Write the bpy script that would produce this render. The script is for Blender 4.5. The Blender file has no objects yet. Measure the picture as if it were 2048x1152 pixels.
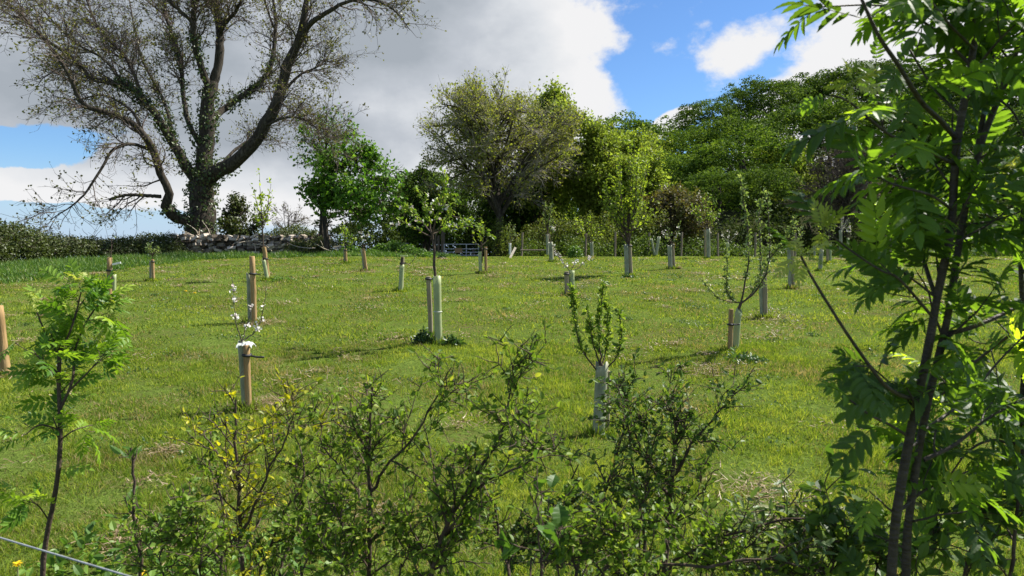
import bpy, math, numpy as np
from math import radians, sin, cos, tan, pi
C = bpy.context.scene.collection
R = np.random.default_rng
# ------------------------------------------------------------------ camera and geometry of the place
F = 1384.0; CAMZ = 1.756; PITCH = math.atan(96/1384)
cam_d = bpy.data.cameras.new('camera'); cam = bpy.data.objects.new('camera', cam_d); C.objects.link(cam)
cam_d.sensor_width = 36; cam_d.lens = 36*F/2048; cam_d.clip_end = 5000; cam_d.clip_start = 0.02
cam.location = (0, 0, CAMZ); cam.rotation_euler = (pi/2-PITCH, 0, 0)
cam_d.dof.use_dof = True; cam_d.dof.focus_distance = 9.0; cam_d.dof.aperture_fstop = 8.5
bpy.context.scene.camera = cam

def ray(px, py):
    a = (px-1024)/F; b = (576-py)/F
    return np.array([a, cos(PITCH)+b*sin(PITCH), -sin(PITCH)+b*cos(PITCH)])
def W(px, py, Y):
    d = ray(px, py); return np.array([0, 0, CAMZ])+d*(Y/d[1])
def smooth(t):
    t = np.clip(t, 0, 1); return t*t*(3-2*t)
GY = np.array([-60, 0, 21, 24, 26, 28, 32, 45, 60, 100, 200, 500, 1500.])
GZ = np.array([-2.2, 0, .911, 1.03, 1.07, 1.07, 0.98, .50, .15, -1.2, -6, -28, -130.])
def ground(x, y):
    x = np.asarray(x, float); y = np.asarray(y, float)
    z = np.interp(y, GY, GZ)
    z = z+15.0*smooth((y-52)/62)*smooth((x+12)/55)*(1-smooth((y-170)/200))
    z = z+0.025*np.sin(x*.9+1.3)*np.sin(y*.7)+0.012*np.sin(x*2.3+y*1.9)
    z = z-0.9*smooth((-x-16)/20)
    return z
def on_ground(px, py):
    d = ray(px, py)
    for Y in np.arange(1.5, 60, .02):
        p = np.array([0, 0, CAMZ])+d*(Y/d[1])
        if p[2] <= ground(p[0], p[1]): return p
    Y = 30.; p = np.array([0, 0, CAMZ])+d*(Y/d[1]); p[2] = ground(p[0], p[1]); return p

# ------------------------------------------------------------------ materials
def newmat(name):
    m = bpy.data.materials.new(name); m.use_nodes = True; nt = m.node_tree; nt.nodes.clear()
    return m, nt, nt.nodes, nt.links
def N(nt, t, **k):
    n = nt.nodes.new(t)
    for a, v in k.items():
        if a == 'inp':
            for i, x in v.items(): n.inputs[i].default_value = x
        else: setattr(n, a, v)
    return n
def c4(c): return (c[0], c[1], c[2], 1)
def ramp(nt, stops, fac=None):
    r = N(nt, 'ShaderNodeValToRGB'); e = r.color_ramp.elements
    e[0].position, e[0].color = stops[0][0], c4(stops[0][1]); e[1].position, e[1].color = stops[-1][0], c4(stops[-1][1])
    for p, c in stops[1:-1]:
        x = e.new(p); x.color = c4(c)
    if fac is not None: nt.links.new(fac, r.inputs[0])
    return r
def leafmat(name, stops, trans=.4, gloss=.06, rough=.45, patch=0, tcol=(1.25, 1.25, .55), patchscale=.6, ground_patch=None):
    m, nt, ns, L = newmat(name)
    at = N(nt, 'ShaderNodeAttribute', attribute_name='rnd')
    fac = at.outputs['Fac']
    if patch:
        geo = N(nt, 'ShaderNodeNewGeometry'); no = N(nt, 'ShaderNodeTexNoise', inp={'Scale': patchscale, 'Detail': 4.0, 'Roughness': .65})
        L.new(geo.outputs['Position'], no.inputs['Vector'])
        a = N(nt, 'ShaderNodeMath', operation='MULTIPLY_ADD', inp={1: patch, 2: -.5*patch}); L.new(no.outputs['Fac'], a.inputs[0])
        b = N(nt, 'ShaderNodeMath', operation='ADD', use_clamp=True); L.new(a.outputs[0], b.inputs[0]); L.new(fac, b.inputs[1]); fac = b.outputs[0]
    r = ramp(nt, stops, fac)
    pr = N(nt, 'ShaderNodeBsdfPrincipled', inp={'Roughness': rough, 'Specular IOR Level': gloss*5})
    L.new(r.outputs[0], pr.inputs['Base Color'])
    mu = N(nt, 'ShaderNodeMix', data_type='RGBA', blend_type='MULTIPLY'); mu.inputs[0].default_value = 1
    L.new(r.outputs[0], mu.inputs[6]); mu.inputs[7].default_value = c4(tcol)
    tr = N(nt, 'ShaderNodeBsdfTranslucent'); L.new(mu.outputs[2], tr.inputs[0])
    mx = N(nt, 'ShaderNodeMixShader', inp={0: trans}); L.new(pr.outputs[0], mx.inputs[1]); L.new(tr.outputs[0], mx.inputs[2])
    o = N(nt, 'ShaderNodeOutputMaterial'); L.new(mx.outputs[0], o.inputs[0])
    return m
def noisemat(name, stops, scale=8, detail=5, rough=.85, bump=.3, stretch=(1, 1, 1), spec=.2, bscale=None, rnd=0, trans=0):
    m, nt, ns, L = newmat(name)
    tc = N(nt, 'ShaderNodeTexCoord'); mp = N(nt, 'ShaderNodeMapping'); mp.inputs['Scale'].default_value = stretch
    L.new(tc.outputs['Object'], mp.inputs[0])
    no = N(nt, 'ShaderNodeTexNoise', inp={'Scale': scale, 'Detail': detail, 'Roughness': .65}); L.new(mp.outputs[0], no.inputs['Vector'])
    fac = no.outputs['Fac']
    if rnd:
        at = N(nt, 'ShaderNodeAttribute', attribute_name='rnd')
        a = N(nt, 'ShaderNodeMath', operation='MULTIPLY_ADD', inp={1: rnd, 2: -.5*rnd}); L.new(at.outputs['Fac'], a.inputs[0])
        b = N(nt, 'ShaderNodeMath', operation='ADD', use_clamp=True); L.new(a.outputs[0], b.inputs[0]); L.new(fac, b.inputs[1]); fac = b.outputs[0]
    r = ramp(nt, stops, fac)
    pr = N(nt, 'ShaderNodeBsdfPrincipled', inp={'Roughness': rough, 'Specular IOR Level': spec}); L.new(r.outputs[0], pr.inputs['Base Color'])
    if bump:
        n2 = N(nt, 'ShaderNodeTexNoise', inp={'Scale': bscale or scale*3, 'Detail': 4.0}); L.new(mp.outputs[0], n2.inputs['Vector'])
        bu = N(nt, 'ShaderNodeBump', inp={'Strength': bump, 'Distance': .02}); L.new(n2.outputs['Fac'], bu.inputs['Height']); L.new(bu.outputs[0], pr.inputs['Normal'])
    o = N(nt, 'ShaderNodeOutputMaterial')
    if trans:
        tr = N(nt, 'ShaderNodeBsdfTranslucent'); L.new(r.outputs[0], tr.inputs[0])
        mx = N(nt, 'ShaderNodeMixShader', inp={0: trans}); L.new(pr.outputs[0], mx.inputs[1]); L.new(tr.outputs[0], mx.inputs[2]); L.new(mx.outputs[0], o.inputs[0])
    else: L.new(pr.outputs[0], o.inputs[0])
    return m
M = {}
M['bark'] = noisemat('ash_bark', [(.3, (.018, .014, .010)), (.5, (.048, .040, .030)), (.7, (.10, .088, .07))], 5, bump=.8, stretch=(3, 3, .6), rough=.95)
M['twig'] = noisemat('grey_brown_twig', [(.3, (.06, .044, .034)), (.7, (.14, .11, .09))], 3, bump=0, rough=.9)
M['paletwig'] = noisemat('pale_twig', [(.3, (.20, .18, .14)), (.7, (.36, .33, .27))], 3, bump=0, rough=.9)
M['darktwig'] = noisemat('dark_twig', [(.3, (.04, .027, .02)), (.7, (.11, .08, .06))], 30, bump=.3, rough=.8)
M['rowanbark'] = noisemat('rowan_bark', [(.3, (.028, .020, .014)), (.55, (.058, .044, .032)), (.75, (.10, .08, .06))], 18, bump=.5, stretch=(1, 1, 3), rough=.6, spec=.35)
M['greentwig'] = noisemat('green_twig', [(.3, (.15, .17, .06)), (.7, (.28, .26, .13))], 12, bump=0, rough=.6)
M['ashleaf'] = leafmat('ash_bud_leaf', [(0, (.09, .075, .03)), (.5, (.13, .13, .04)), (1, (.18, .20, .05))], .35)
M['ivy'] = leafmat('ivy_leaf', [(0, (.035, .065, .02)), (.6, (.07, .11, .03)), (1, (.13, .17, .05))], .2, gloss=.1)
M['midash'] = leafmat('mid_ash_leaf', [(0, (.18, .15, .055)), (.45, (.20, .225, .05)), (1, (.32, .37, .075))], .5, gloss=.02)
M['oakleaf'] = leafmat('oak_leaf', [(0, (.15, .16, .028)), (.5, (.20, .265, .042)), (1, (.32, .385, .07))], .55, gloss=.02, tcol=(1.15, 1.2, .6))
M['sycleaf'] = leafmat('sycamore_leaf', [(0, (.04, .10, .014)), (.5, (.09, .20, .024)), (1, (.19, .33, .045))], .45, gloss=.03)
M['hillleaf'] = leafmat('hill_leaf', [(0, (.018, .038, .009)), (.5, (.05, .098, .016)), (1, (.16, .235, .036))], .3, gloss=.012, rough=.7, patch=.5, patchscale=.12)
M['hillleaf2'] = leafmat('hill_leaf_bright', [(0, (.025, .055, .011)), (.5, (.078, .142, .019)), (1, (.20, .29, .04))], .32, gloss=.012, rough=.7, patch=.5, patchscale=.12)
M['darkshadeleaf'] = leafmat('dark_shade_leaf', [(0, (.018, .032, .008)), (.5, (.038, .062, .014)), (1, (.08, .11, .022))], .3, gloss=.015, rough=.7)  # dark trees; shade under the wood is put into this colour too
M['hedgeleaf'] = leafmat('hedge_leaf', [(0, (.045, .04, .018)), (.5, (.06, .085, .022)), (1, (.12, .15, .04))], .28, patch=.9, patchscale=.5)
M['brownleaf'] = leafmat('brown_leaf', [(0, (.09, .06, .03)), (.5, (.12, .11, .035)), (1, (.16, .19, .05))], .35)
M['nettle'] = leafmat('nettle_leaf', [(0, (.05, .11, .02)), (.5, (.10, .20, .03)), (1, (.19, .30, .05))], .4, patch=.5)
M['scrubleaf'] = leafmat('scrub_leaf', [(0, (.09, .08, .035)), (.4, (.10, .13, .03)), (1, (.20, .26, .05))], .4, patch=.7, gloss=.02)
M['undergreen'] = leafmat('undergrowth_leaf', [(0, (.05, .05, .025)), (.4, (.06, .10, .02)), (1, (.15, .22, .04))], .35, patch=.9, gloss=.02)
M['weed'] = leafmat('weed_leaf', [(0, (.025, .06, .015)), (.6, (.05, .11, .022)), (1, (.10, .18, .04))], .3, gloss=.1)
M['appleleaf'] = leafmat('apple_leaf', [(0, (.08, .15, .022)), (.5, (.17, .27, .035)), (1, (.34, .42, .07))], .45)
M['greyleaf'] = leafmat('pale_fruit_leaf', [(0, (.09, .14, .05)), (.5, (.17, .24, .08)), (1, (.30, .36, .15))], .4)
M['limeleaf'] = leafmat('lime_leaf', [(0, (.12, .19, .02)), (.5, (.22, .31, .03)), (1, (.36, .44, .06))], .5)
M['blossom'] = leafmat('blossom_petal', [(0, (.72, .58, .55)), (.4, (.80, .76, .72)), (1, (.88, .86, .82))], .35, tcol=(1, 1, 1))
M['hawleaf'] = leafmat('hawthorn_leaf', [(0, (.055, .11, .018)), (.55, (.15, .24, .032)), (.9, (.25, .34, .05)), (1, (.36, .40, .06))], .5, gloss=.04, rough=.5)
M['yellowleaf'] = leafmat('yellow_hawthorn_leaf', [(0, (.13, .20, .02)), (.4, (.30, .33, .022)), (1, (.62, .56, .03))], .5, gloss=.08)
M['freshleaf'] = leafmat('fresh_hawthorn_leaf', [(0, (.06, .12, .018)), (.5, (.15, .25, .03)), (1, (.34, .42, .06))], .5, gloss=.05, rough=.45)
M['thornleaf'] = leafmat('blackthorn_leaf', [(0, (.04, .08, .015)), (.5, (.09, .165, .028)), (.85, (.16, .24, .04)), (1, (.27, .26, .07))], .4, gloss=.07, rough=.48)
M['willowleaf'] = leafmat('willow_leaf', [(0, (.05, .10, .025)), (.6, (.12, .19, .05)), (1, (.26, .28, .12))], .35, gloss=.1)
M['hazelleaf'] = leafmat('hazel_leaf', [(0, (.05, .12, .018)), (1, (.12, .23, .035))], .45)
M['rowanleaf'] = leafmat('rowan_leaf', [(0, (.026, .050, .018)), (.5, (.044, .082, .025)), (.85, (.07, .125, .03)), (1, (.20, .26, .05))], .44, gloss=.05, rough=.5, tcol=(5.2, 5.0, .75))
M['rowanyoung'] = leafmat('young_rowan_leaf', [(0, (.07, .16, .02)), (.5, (.14, .26, .03)), (1, (.30, .42, .05))], .45, tcol=(1.5, 1.5, .5))
M['rowantip'] = leafmat('rowan_shoot_tip', [(0, (.25, .33, .05)), (1, (.45, .48, .12))], .45)
M['grass'] = leafmat('grass_blade', [(0, (.38, .31, .17)), (.16, (.29, .26, .10)), (.27, (.085, .14, .022)), (.46, (.116, .196, .021)), (.72, (.20, .285, .032)), (1, (.36, .41, .07))], .45, gloss=.012, rough=.7, patch=2.6, patchscale=1.2, tcol=(1.25, 1.2, .55))
M['longgrass'] = leafmat('long_grass_blade', [(0, (.05, .11, .02)), (.5, (.08, .17, .025)), (.9, (.15, .25, .05)), (1, (.28, .28, .12))], .4, patch=.6, patchscale=.8)
M['straw'] = leafmat('dry_straw', [(0, (.14, .10, .05)), (.5, (.27, .20, .115)), (1, (.46, .37, .25))], .25)
M['stone'] = noisemat('wall_stone', [(.2, (.07, .055, .038)), (.5, (.24, .20, .155)), (.8, (.52, .46, .39))], 2.2, bump=.6, rnd=.9)
M['stake'] = noisemat('stake_wood', [(.25, (.17, .105, .045)), (.5, (.33, .215, .095)), (.75, (.44, .32, .16))], 7, bump=.4, stretch=(4, 4, .35), rough=.8)
M['greystake'] = noisemat('weathered_stake_wood', [(.25, (.15, .12, .075)), (.5, (.27, .225, .14)), (.75, (.37, .32, .21))], 7, bump=.4, stretch=(4, 4, .35), rough=.85)
M['post'] = noisemat('old_post_wood', [(.25, (.09, .07, .05)), (.5, (.20, .16, .12)), (.75, (.32, .27, .21))], 5, bump=.5, stretch=(4, 4, .4), rough=.9)
M['tube'] = noisemat('green_guard_plastic', [(.32, (.38, .44, .21)), (.5, (.50, .56, .29)), (.8, (.57, .62, .37))], 3, bump=.04, rough=.42, spec=.4, trans=.38, stretch=(1, 1, .4))
M['greytube'] = noisemat('weathered_guard_plastic', [(.38, (.25, .265, .175)), (.5, (.38, .40, .27)), (.8, (.50, .52, .38))], 4, bump=.05, rough=.5, spec=.35, trans=.3, stretch=(1, 1, .4))
M['whitetube'] = noisemat('white_film', [(.25, (.62, .65, .60)), (.7, (.82, .84, .80))], 6, bump=.2, rough=.35, spec=.5, trans=.3)
M['rubber'] = noisemat('black_rubber', [(.3, (.012, .012, .012)), (.7, (.03, .03, .032))], 20, bump=.1, rough=.6, spec=.4)
M['steel'] = noisemat('galvanised_steel', [(.3, (.62, .64, .65)), (.7, (.78, .80, .81))], 14, bump=.05, rough=.45, spec=.6)
M['wire'] = noisemat('wire_steel', [(.3, (.16, .18, .19)), (.7, (.30, .32, .34))], 30, bump=.1, rough=.4, spec=.6)
M['signmat'] = noisemat('tan_sign', [(.3, (.42, .27, .14)), (.7, (.52, .34, .19))], 5, bump=0)
M['yellow'] = leafmat('yellow_petal', [(0, (.75, .50, .01)), (1, (.85, .65, .02))], .3, tcol=(1, 1, 1))
M['palewood'] = noisemat('pale_board', [(.3, (.50, .42, .32)), (.7, (.66, .58, .46))], 6, bump=.2)

# ------------------------------------------------------------------ mesh building
class MB:
    def __init__(s): s.v = []; s.q = []; s.t = []; s.r = []; s.n = 0
    def add(s, v, q=None, t=None, r=.5):
        v = np.asarray(v, float).reshape(-1, 3)
        if q is not None and len(q): s.q.append(np.asarray(q).reshape(-1, 4)+s.n)
        if t is not None and len(t): s.t.append(np.asarray(t).reshape(-1, 3)+s.n)
        s.v.append(v); s.r.append(np.broadcast_to(np.asarray(r, float), (len(v),))); s.n += len(v)
    def mesh(s, name, mat, sm=False, origin=None):
        v = np.concatenate(s.v); r = np.concatenate(s.r)
        if origin is not None: v = v-np.asarray(origin)
        q = np.concatenate(s.q) if s.q else np.zeros((0, 4), int); t = np.concatenate(s.t) if s.t else np.zeros((0, 3), int)
        me = bpy.data.meshes.new(name); me.vertices.add(len(v)); me.vertices.foreach_set('co', v.astype(np.float32).ravel())
        me.loops.add(q.size+t.size); me.loops.foreach_set('vertex_index', np.concatenate([q.ravel(), t.ravel()]).astype(np.int32))
        me.polygons.add(len(q)+len(t))
        st = np.concatenate([np.arange(len(q))*4, len(q)*4+np.arange(len(t))*3]).astype(np.int32)
        me.polygons.foreach_set('loop_start', st)
        me.polygons.foreach_set('use_smooth', np.full(len(q)+len(t), sm))
        a = me.attributes.new('rnd', 'FLOAT', 'POINT'); a.data.foreach_set('value', r.astype(np.float32))
        me.update(calc_edges=True); me.validate(); me.materials.append(mat)
        return me
    def build(s, name, mat, parent=None, sm=False, origin=None):
        me = s.mesh(name, mat, sm, origin); o = bpy.data.objects.new(name, me); C.objects.link(o)
        if parent is not None: o.parent = parent
        elif origin is not None: o.location = origin
        return o
def tag(o, label=None, cat=None, group=None, kind=None):
    if label: o['label'] = label
    if cat: o['category'] = cat
    if group: o['group'] = group
    if kind: o['kind'] = kind
    return o
def thing(name, loc, label, cat, group=None):
    o = bpy.data.objects.new(name, None); o.empty_display_size = .1; o.location = loc; C.objects.link(o); return tag(o, label, cat, group)
def unit(v): return v/np.maximum(np.linalg.norm(v, axis=-1, keepdims=True), 1e-9)
def tubes(mb, P, Rr, sides=4, cap=False, rnd=None):
    P = np.asarray(P, float); n, k = P.shape[:2]; Rr = np.broadcast_to(np.asarray(Rr, float), (n, k))
    T = np.empty_like(P); T[:, 1:-1] = P[:, 2:]-P[:, :-2]; T[:, 0] = P[:, 1]-P[:, 0]; T[:, -1] = P[:, -1]-P[:, -2]; T = unit(T)
    D = unit(P[:, -1]-P[:, 0]); ref = np.where(np.abs(D[:, 2:3]) > .8, np.array([[1., .1, 0]]), np.array([[0, .1, 1.]]))[:, None, :]
    A = unit(np.cross(T, np.broadcast_to(ref, T.shape))); B = np.cross(T, A)
    th = np.arange(sides)*2*pi/sides
    V = P[:, :, None]+Rr[:, :, None, None]*(A[:, :, None]*np.cos(th)[:, None]+B[:, :, None]*np.sin(th)[:, None])
    i = np.arange(n)[:, None, None]*k*sides; j = np.arange(k-1)[None, :, None]*sides; s_ = np.arange(sides)[None, None]
    s2 = (s_+1) % sides
    q = np.stack([i+j+s_, i+j+s2, i+j+sides+s2, i+j+sides+s_], -1).reshape(-1, 4)
    r = .5 if rnd is None else np.repeat(rnd, k*sides)
    t = None
    if cap:
        # fan caps at the last ring
        base = np.arange(n)[:, None]*k*sides+(k-1)*sides
        t = np.concatenate([np.stack([base[:, 0], base[:, 0]+a, base[:, 0]+a+1], -1) for a in range(1, sides-1)])
    mb.add(V.reshape(-1, 3), q, t, r)
def box(mb, c, s, rot=None, r=.5):
    v = np.array([[x, y, z] for x in (-.5, .5) for y in (-.5, .5) for z in (-.5, .5)])*np.asarray(s)
    if rot is not None: v = v@np.asarray(rot).T
    mb.add(v+np.asarray(c), [[0, 1, 3, 2], [4, 6, 7, 5], [0, 4, 5, 1], [2, 3, 7, 6], [0, 2, 6, 4], [1, 5, 7, 3]], None, r)
def spline(pts, k):
    pts = np.asarray(pts, float); m = len(pts)
    P = np.vstack([2*pts[0]-pts[1], pts, 2*pts[-1]-pts[-2]]); u = np.linspace(0, m-1-1e-6, k); i = u.astype(int); t = (u-i)[:, None]
    p0, p1, p2, p3 = P[i], P[i+1], P[i+2], P[i+3]
    return .5*(2*p1+(p2-p0)*t+(2*p0-5*p1+4*p2-p3)*t*t+(-p0+3*p1-3*p2+p3)*t**3)
def grow(rng, S, D, Ln, k=5, wander=.25, up=0., droop_tip=0.):
    n = len(S); P = np.empty((n, k, 3)); P[:, 0] = S; d = unit(D.copy())
    Ln = np.broadcast_to(Ln, (n,)); st = (Ln/(k-1))[:, None]
    for j in range(1, k):
        d = d+rng.normal(0, wander, (n, 3)); d[:, 2] += up+droop_tip*j/k
        d = unit(d); P[:, j] = P[:, j-1]+d*st
    return P
def spawn(rng, P, Rr, n, t0=.25, t1=1., ang=(35, 65), up=0., wlen=None, flat=None, stuckout=None):
    """children off parents P: start, direction, parent radius there, t, parent index"""
    m, k = P.shape[:2]; L = np.linalg.norm(P[:, 1:]-P[:, :-1], axis=-1).sum(1)
    w = L if wlen is None else wlen; pi_ = rng.choice(m, n, p=w/w.sum())
    t = rng.uniform(t0, t1, n); u = t*(k-1)*.9999; i = u.astype(int); f = (u-i)[:, None]
    S = P[pi_, i]*(1-f)+P[pi_, i+1]*f; T = unit(P[pi_, i+1]-P[pi_, i])
    a = np.radians(rng.uniform(ang[0], ang[1], n))[:, None]
    q = unit(np.cross(T, rng.normal(0, 1, (n, 3))))
    D = unit(T*np.cos(a)+q*np.sin(a)); D[:, 2] += up; D = unit(D)
    Rr = np.broadcast_to(Rr, (m, k)); r = Rr[pi_, i]*(1-f[:, 0])+Rr[pi_, i+1]*f[:, 0]
    return S, D, r, t, pi_
def taper(n, k, r0, r1):
    r0 = np.broadcast_to(r0, (n,))[:, None]; r1 = np.broadcast_to(r1, (n,))[:, None]
    return r0+(r1-r0)*np.linspace(0, 1, k)[None]
# leaf templates: x across, y along, z normal
def leaf_t(w=.5, n=2, fold=.12, curl=-.1, serr=0., wide=.45):
    ys = np.linspace(0, 1, n+2)[1:-1]
    prof = lambda y: w/2*np.sin(pi*np.clip(y, 0, 1)**(math.log(.5)/math.log(wide)))**.75
    L, Rv, mid = [], [], []
    V = [[0, 0, 0]]
    for y in ys: V.append([0, y, curl*y*y])
    V.append([0, 1, curl]); m0 = len(V)
    for sgn in (-1, 1):
        for j, y in enumerate(ys):
            x = prof(y)*(1+(serr if j % 2 else -serr)); V.append([sgn*x, y-(.03 if serr and j % 2 == 0 else 0), curl*y*y+fold*x*2])
    Q, T = [], []
    for s_, o in ((0, m0), (1, m0+n)):
        def f(a, b, c, d=None):
            g = [a, b, c] if d is None else [a, b, c, d]
            if s_: g = g[::-1]
            (T if d is None else Q).append(g)
        f(0, 1, o)
        for j in range(n-1): f(1+j, 2+j, o+j+1, o+j)
        f(n, n+1, o+n-1)
    return np.array(V), Q, T
def merge_t(parts):
    V, Q, T = [], [], []; o = 0
    for (v, q, t), mat, off in parts:
        v = v@np.asarray(mat).T+off; V.append(v); Q += [[a+o for a in f] for f in q]; T += [[a+o for a in f] for f in t]; o += len(v)
    return np.concatenate(V), Q, T
def frames(D, Nn):
    Y = unit(D); X = unit(np.cross(Y, Nn)); Z = np.cross(X, Y)
    return np.stack([X, Y, Z], -1)
def stamp(mb, tpl, P, Fr, S, rnd):
    v, q, t = tpl; S = np.asarray(S, float)
    S = S[:, None, None] if S.ndim == 1 else S[:, None, :]
    V = P[:, None]+np.einsum('nij,nkj->nki', Fr, np.asarray(v)[None]*S)
    n, k = V.shape[:2]; off = (np.arange(n)*k)[:, None, None]
    mb.add(V.reshape(-1, 3), (np.array(q)[None]+off).reshape(-1, 4) if len(q) else None, (np.array(t)[None]+off).reshape(-1, 3) if len(t) else None, np.repeat(rnd, k))
CARD = (np.array([[0, 0, 0], [-.38, .5, .08], [0, 1, -.08], [.38, .45, .1]]), [[0, 1, 2, 3]], [])
LEAF2 = leaf_t(.55, 2); LEAFN = leaf_t(.55, 3, .18, -.15); LEAFLONG = leaf_t(.26, 3, .15, -.2)
LEAFSER = leaf_t(.34, 9, .20, -.20, serr=.07, wide=.42)
PETAL = leaf_t(.8, 2, .1, .25)
def flower_t():
    ps = []
    for k in range(5):
        a = 2*pi*k/5; m = np.array([[cos(a), -sin(a), 0], [sin(a), cos(a), 0], [0, 0, 1]]); ps.append((PETAL, m, np.zeros(3)))
    return merge_t(ps)
FLOWER = flower_t()
BLADE = (np.array([[-.5, 0, 0], [.5, 0, 0], [.32, .55, .12], [-.32, .55, .12], [0, 1, .38]]), [[0, 1, 2, 3]], [[3, 2, 4]])
def rowan_t(pairs=6, serr=True, droop=.10, lf=.34):
    """one pinnate leaf, length 1 along y: rachis and paired leaflets"""
    base = LEAFSER if serr else leaf_t(.36, 3, .16, -.15)
    ps = []
    for j in range(pairs):
        y = .22+.70*j/(pairs-.4); z = -droop*y*y*2; s = lf*(.82+.5*sin(pi*(j+1)/(pairs+1)))*(.9 if j else .75)
        for sg in (-1, 1):
            a = radians(62-4*j)*sg*-1; dz = .22*((j*7+(sg > 0)*3) % 5-2)/2
            Y = np.array([-sin(a)*sg*sg, cos(a), -.22+dz]); Y = unit(Y); Z = unit(np.array([0.25*sg*dz*4, .12, 1.])); X = unit(np.cross(Y, Z)); Z = np.cross(X, Y)
            ps.append((base, np.stack([X, Y, Z], -1)*s, np.array([0, y, z])))
    Y = unit(np.array([0, 1, -.4])); X = np.array([1., 0, 0]); Z = np.cross(X, Y)
    ps.append((base, np.stack([X, Y, Z], -1)*lf*1.0, np.array([0, .93, -droop*.93**2*2])))
    # rachis as a thin strip cross
    r = np.array([[0, y, -droop*y*y*2] for y in np.linspace(0, .95, 5)]); w = .008
    V = np.concatenate([r+[-w, 0, 0], r+[w, 0, 0], r+[0, 0, w*1.6]]); Q = []
    for i in range(4): Q += [[i, i+1, i+6, i+5], [i+5, i+6, i+11, i+10], [i+10, i+11, i+1, i]]
    ps.append(((V, Q, []), np.eye(3), np.zeros(3)))
    return merge_t(ps)
ROWAN = [rowan_t(6, True, .10), rowan_t(5, True, .18, .38), rowan_t(6, True, .03, .36)]
ROWANS = [rowan_t(6, False, .14, .30), rowan_t(5, False, .05, .33)]

def rand_leaves(mb, rng, P, tpl, s0, s1, up=.6, D=None, spread=1., rnd=None):
    n = len(P); d = rng.normal(0, spread, (n, 3))
    if D is not None: d = d+D
    nn = rng.normal(0, .6, (n, 3)); nn[:, 2] += up
    stamp(mb, tpl, P, frames(d, nn), rng.uniform(s0, s1, n), rng.random(n) if rnd is None else rnd)
def along(rng, P, n, t0=0., t1=1., jit=0.):
    m, k = P.shape[:2]; L = np.linalg.norm(P[:, 1:]-P[:, :-1], axis=-1).sum(1); i = rng.choice(m, n, p=L/L.sum())
    u = rng.uniform(t0, t1, n)*(k-1)*.9999; j = np.minimum(u.astype(int), k-2); f = (u-j)[:, None]
    return P[i, j]*(1-f)+P[i, j+1]*f+rng.normal(0, jit, (n, 3)), unit(P[i, j+1]-P[i, j])

# ------------------------------------------------------------------ ground
def build_ground():
    xs = np.concatenate([np.linspace(-900, -70, 12), np.linspace(-60, -17, 24), np.linspace(-16, 16, 110), np.linspace(17, 90, 40), np.linspace(100, 900, 12)])
    ys = np.concatenate([np.linspace(-60, 1, 8), np.linspace(1.3, 34, 130), np.linspace(35, 180, 60), np.linspace(200, 1500, 14)])
    X, Y = np.meshgrid(xs, ys); Z = ground(X, Y); V = np.stack([X, Y, Z], -1).reshape(-1, 3); nx = len(xs)
    i, j = np.meshgrid(np.arange(nx-1), np.arange(len(ys)-1)); a = (j*nx+i).ravel()
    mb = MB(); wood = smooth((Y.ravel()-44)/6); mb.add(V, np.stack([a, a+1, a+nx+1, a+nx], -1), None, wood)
    m, nt, ns, L = newmat('field_turf')
    geo = N(nt, 'ShaderNodeNewGeometry')
    n1 = N(nt, 'ShaderNodeTexNoise', inp={'Scale': .8, 'Detail': 6.0, 'Roughness': .7}); n2 = N(nt, 'ShaderNodeTexNoise', inp={'Scale': 14.0, 'Detail': 5.0, 'Roughness': .7})
    L.new(geo.outputs['Position'], n1.inputs['Vector']); L.new(geo.outputs['Position'], n2.inputs['Vector'])
    ad = N(nt, 'ShaderNodeMath', operation='MULTIPLY_ADD', inp={1: .6}); L.new(n2.outputs['Fac'], ad.inputs[0])
    h = N(nt, 'ShaderNodeMath', operation='MULTIPLY', inp={1: .5}); L.new(n1.outputs['Fac'], h.inputs[0]); L.new(h.outputs[0], ad.inputs[2])
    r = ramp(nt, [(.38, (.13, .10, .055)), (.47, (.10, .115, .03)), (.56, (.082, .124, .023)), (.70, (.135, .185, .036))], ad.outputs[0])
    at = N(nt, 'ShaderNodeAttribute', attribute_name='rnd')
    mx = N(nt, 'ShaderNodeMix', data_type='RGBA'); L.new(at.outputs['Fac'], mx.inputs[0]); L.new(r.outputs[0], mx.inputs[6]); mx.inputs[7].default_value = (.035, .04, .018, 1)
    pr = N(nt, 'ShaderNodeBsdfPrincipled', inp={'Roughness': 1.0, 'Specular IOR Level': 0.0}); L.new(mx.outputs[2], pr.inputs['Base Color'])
    bu = N(nt, 'ShaderNodeBump', inp={'Strength': 1.0, 'Distance': .06}); L.new(n2.outputs['Fac'], bu.inputs['Height']); L.new(bu.outputs[0], pr.inputs['Normal'])
    o = N(nt, 'ShaderNodeOutputMaterial'); L.new(pr.outputs[0], o.inputs[0])
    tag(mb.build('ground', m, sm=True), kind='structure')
build_ground()
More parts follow.
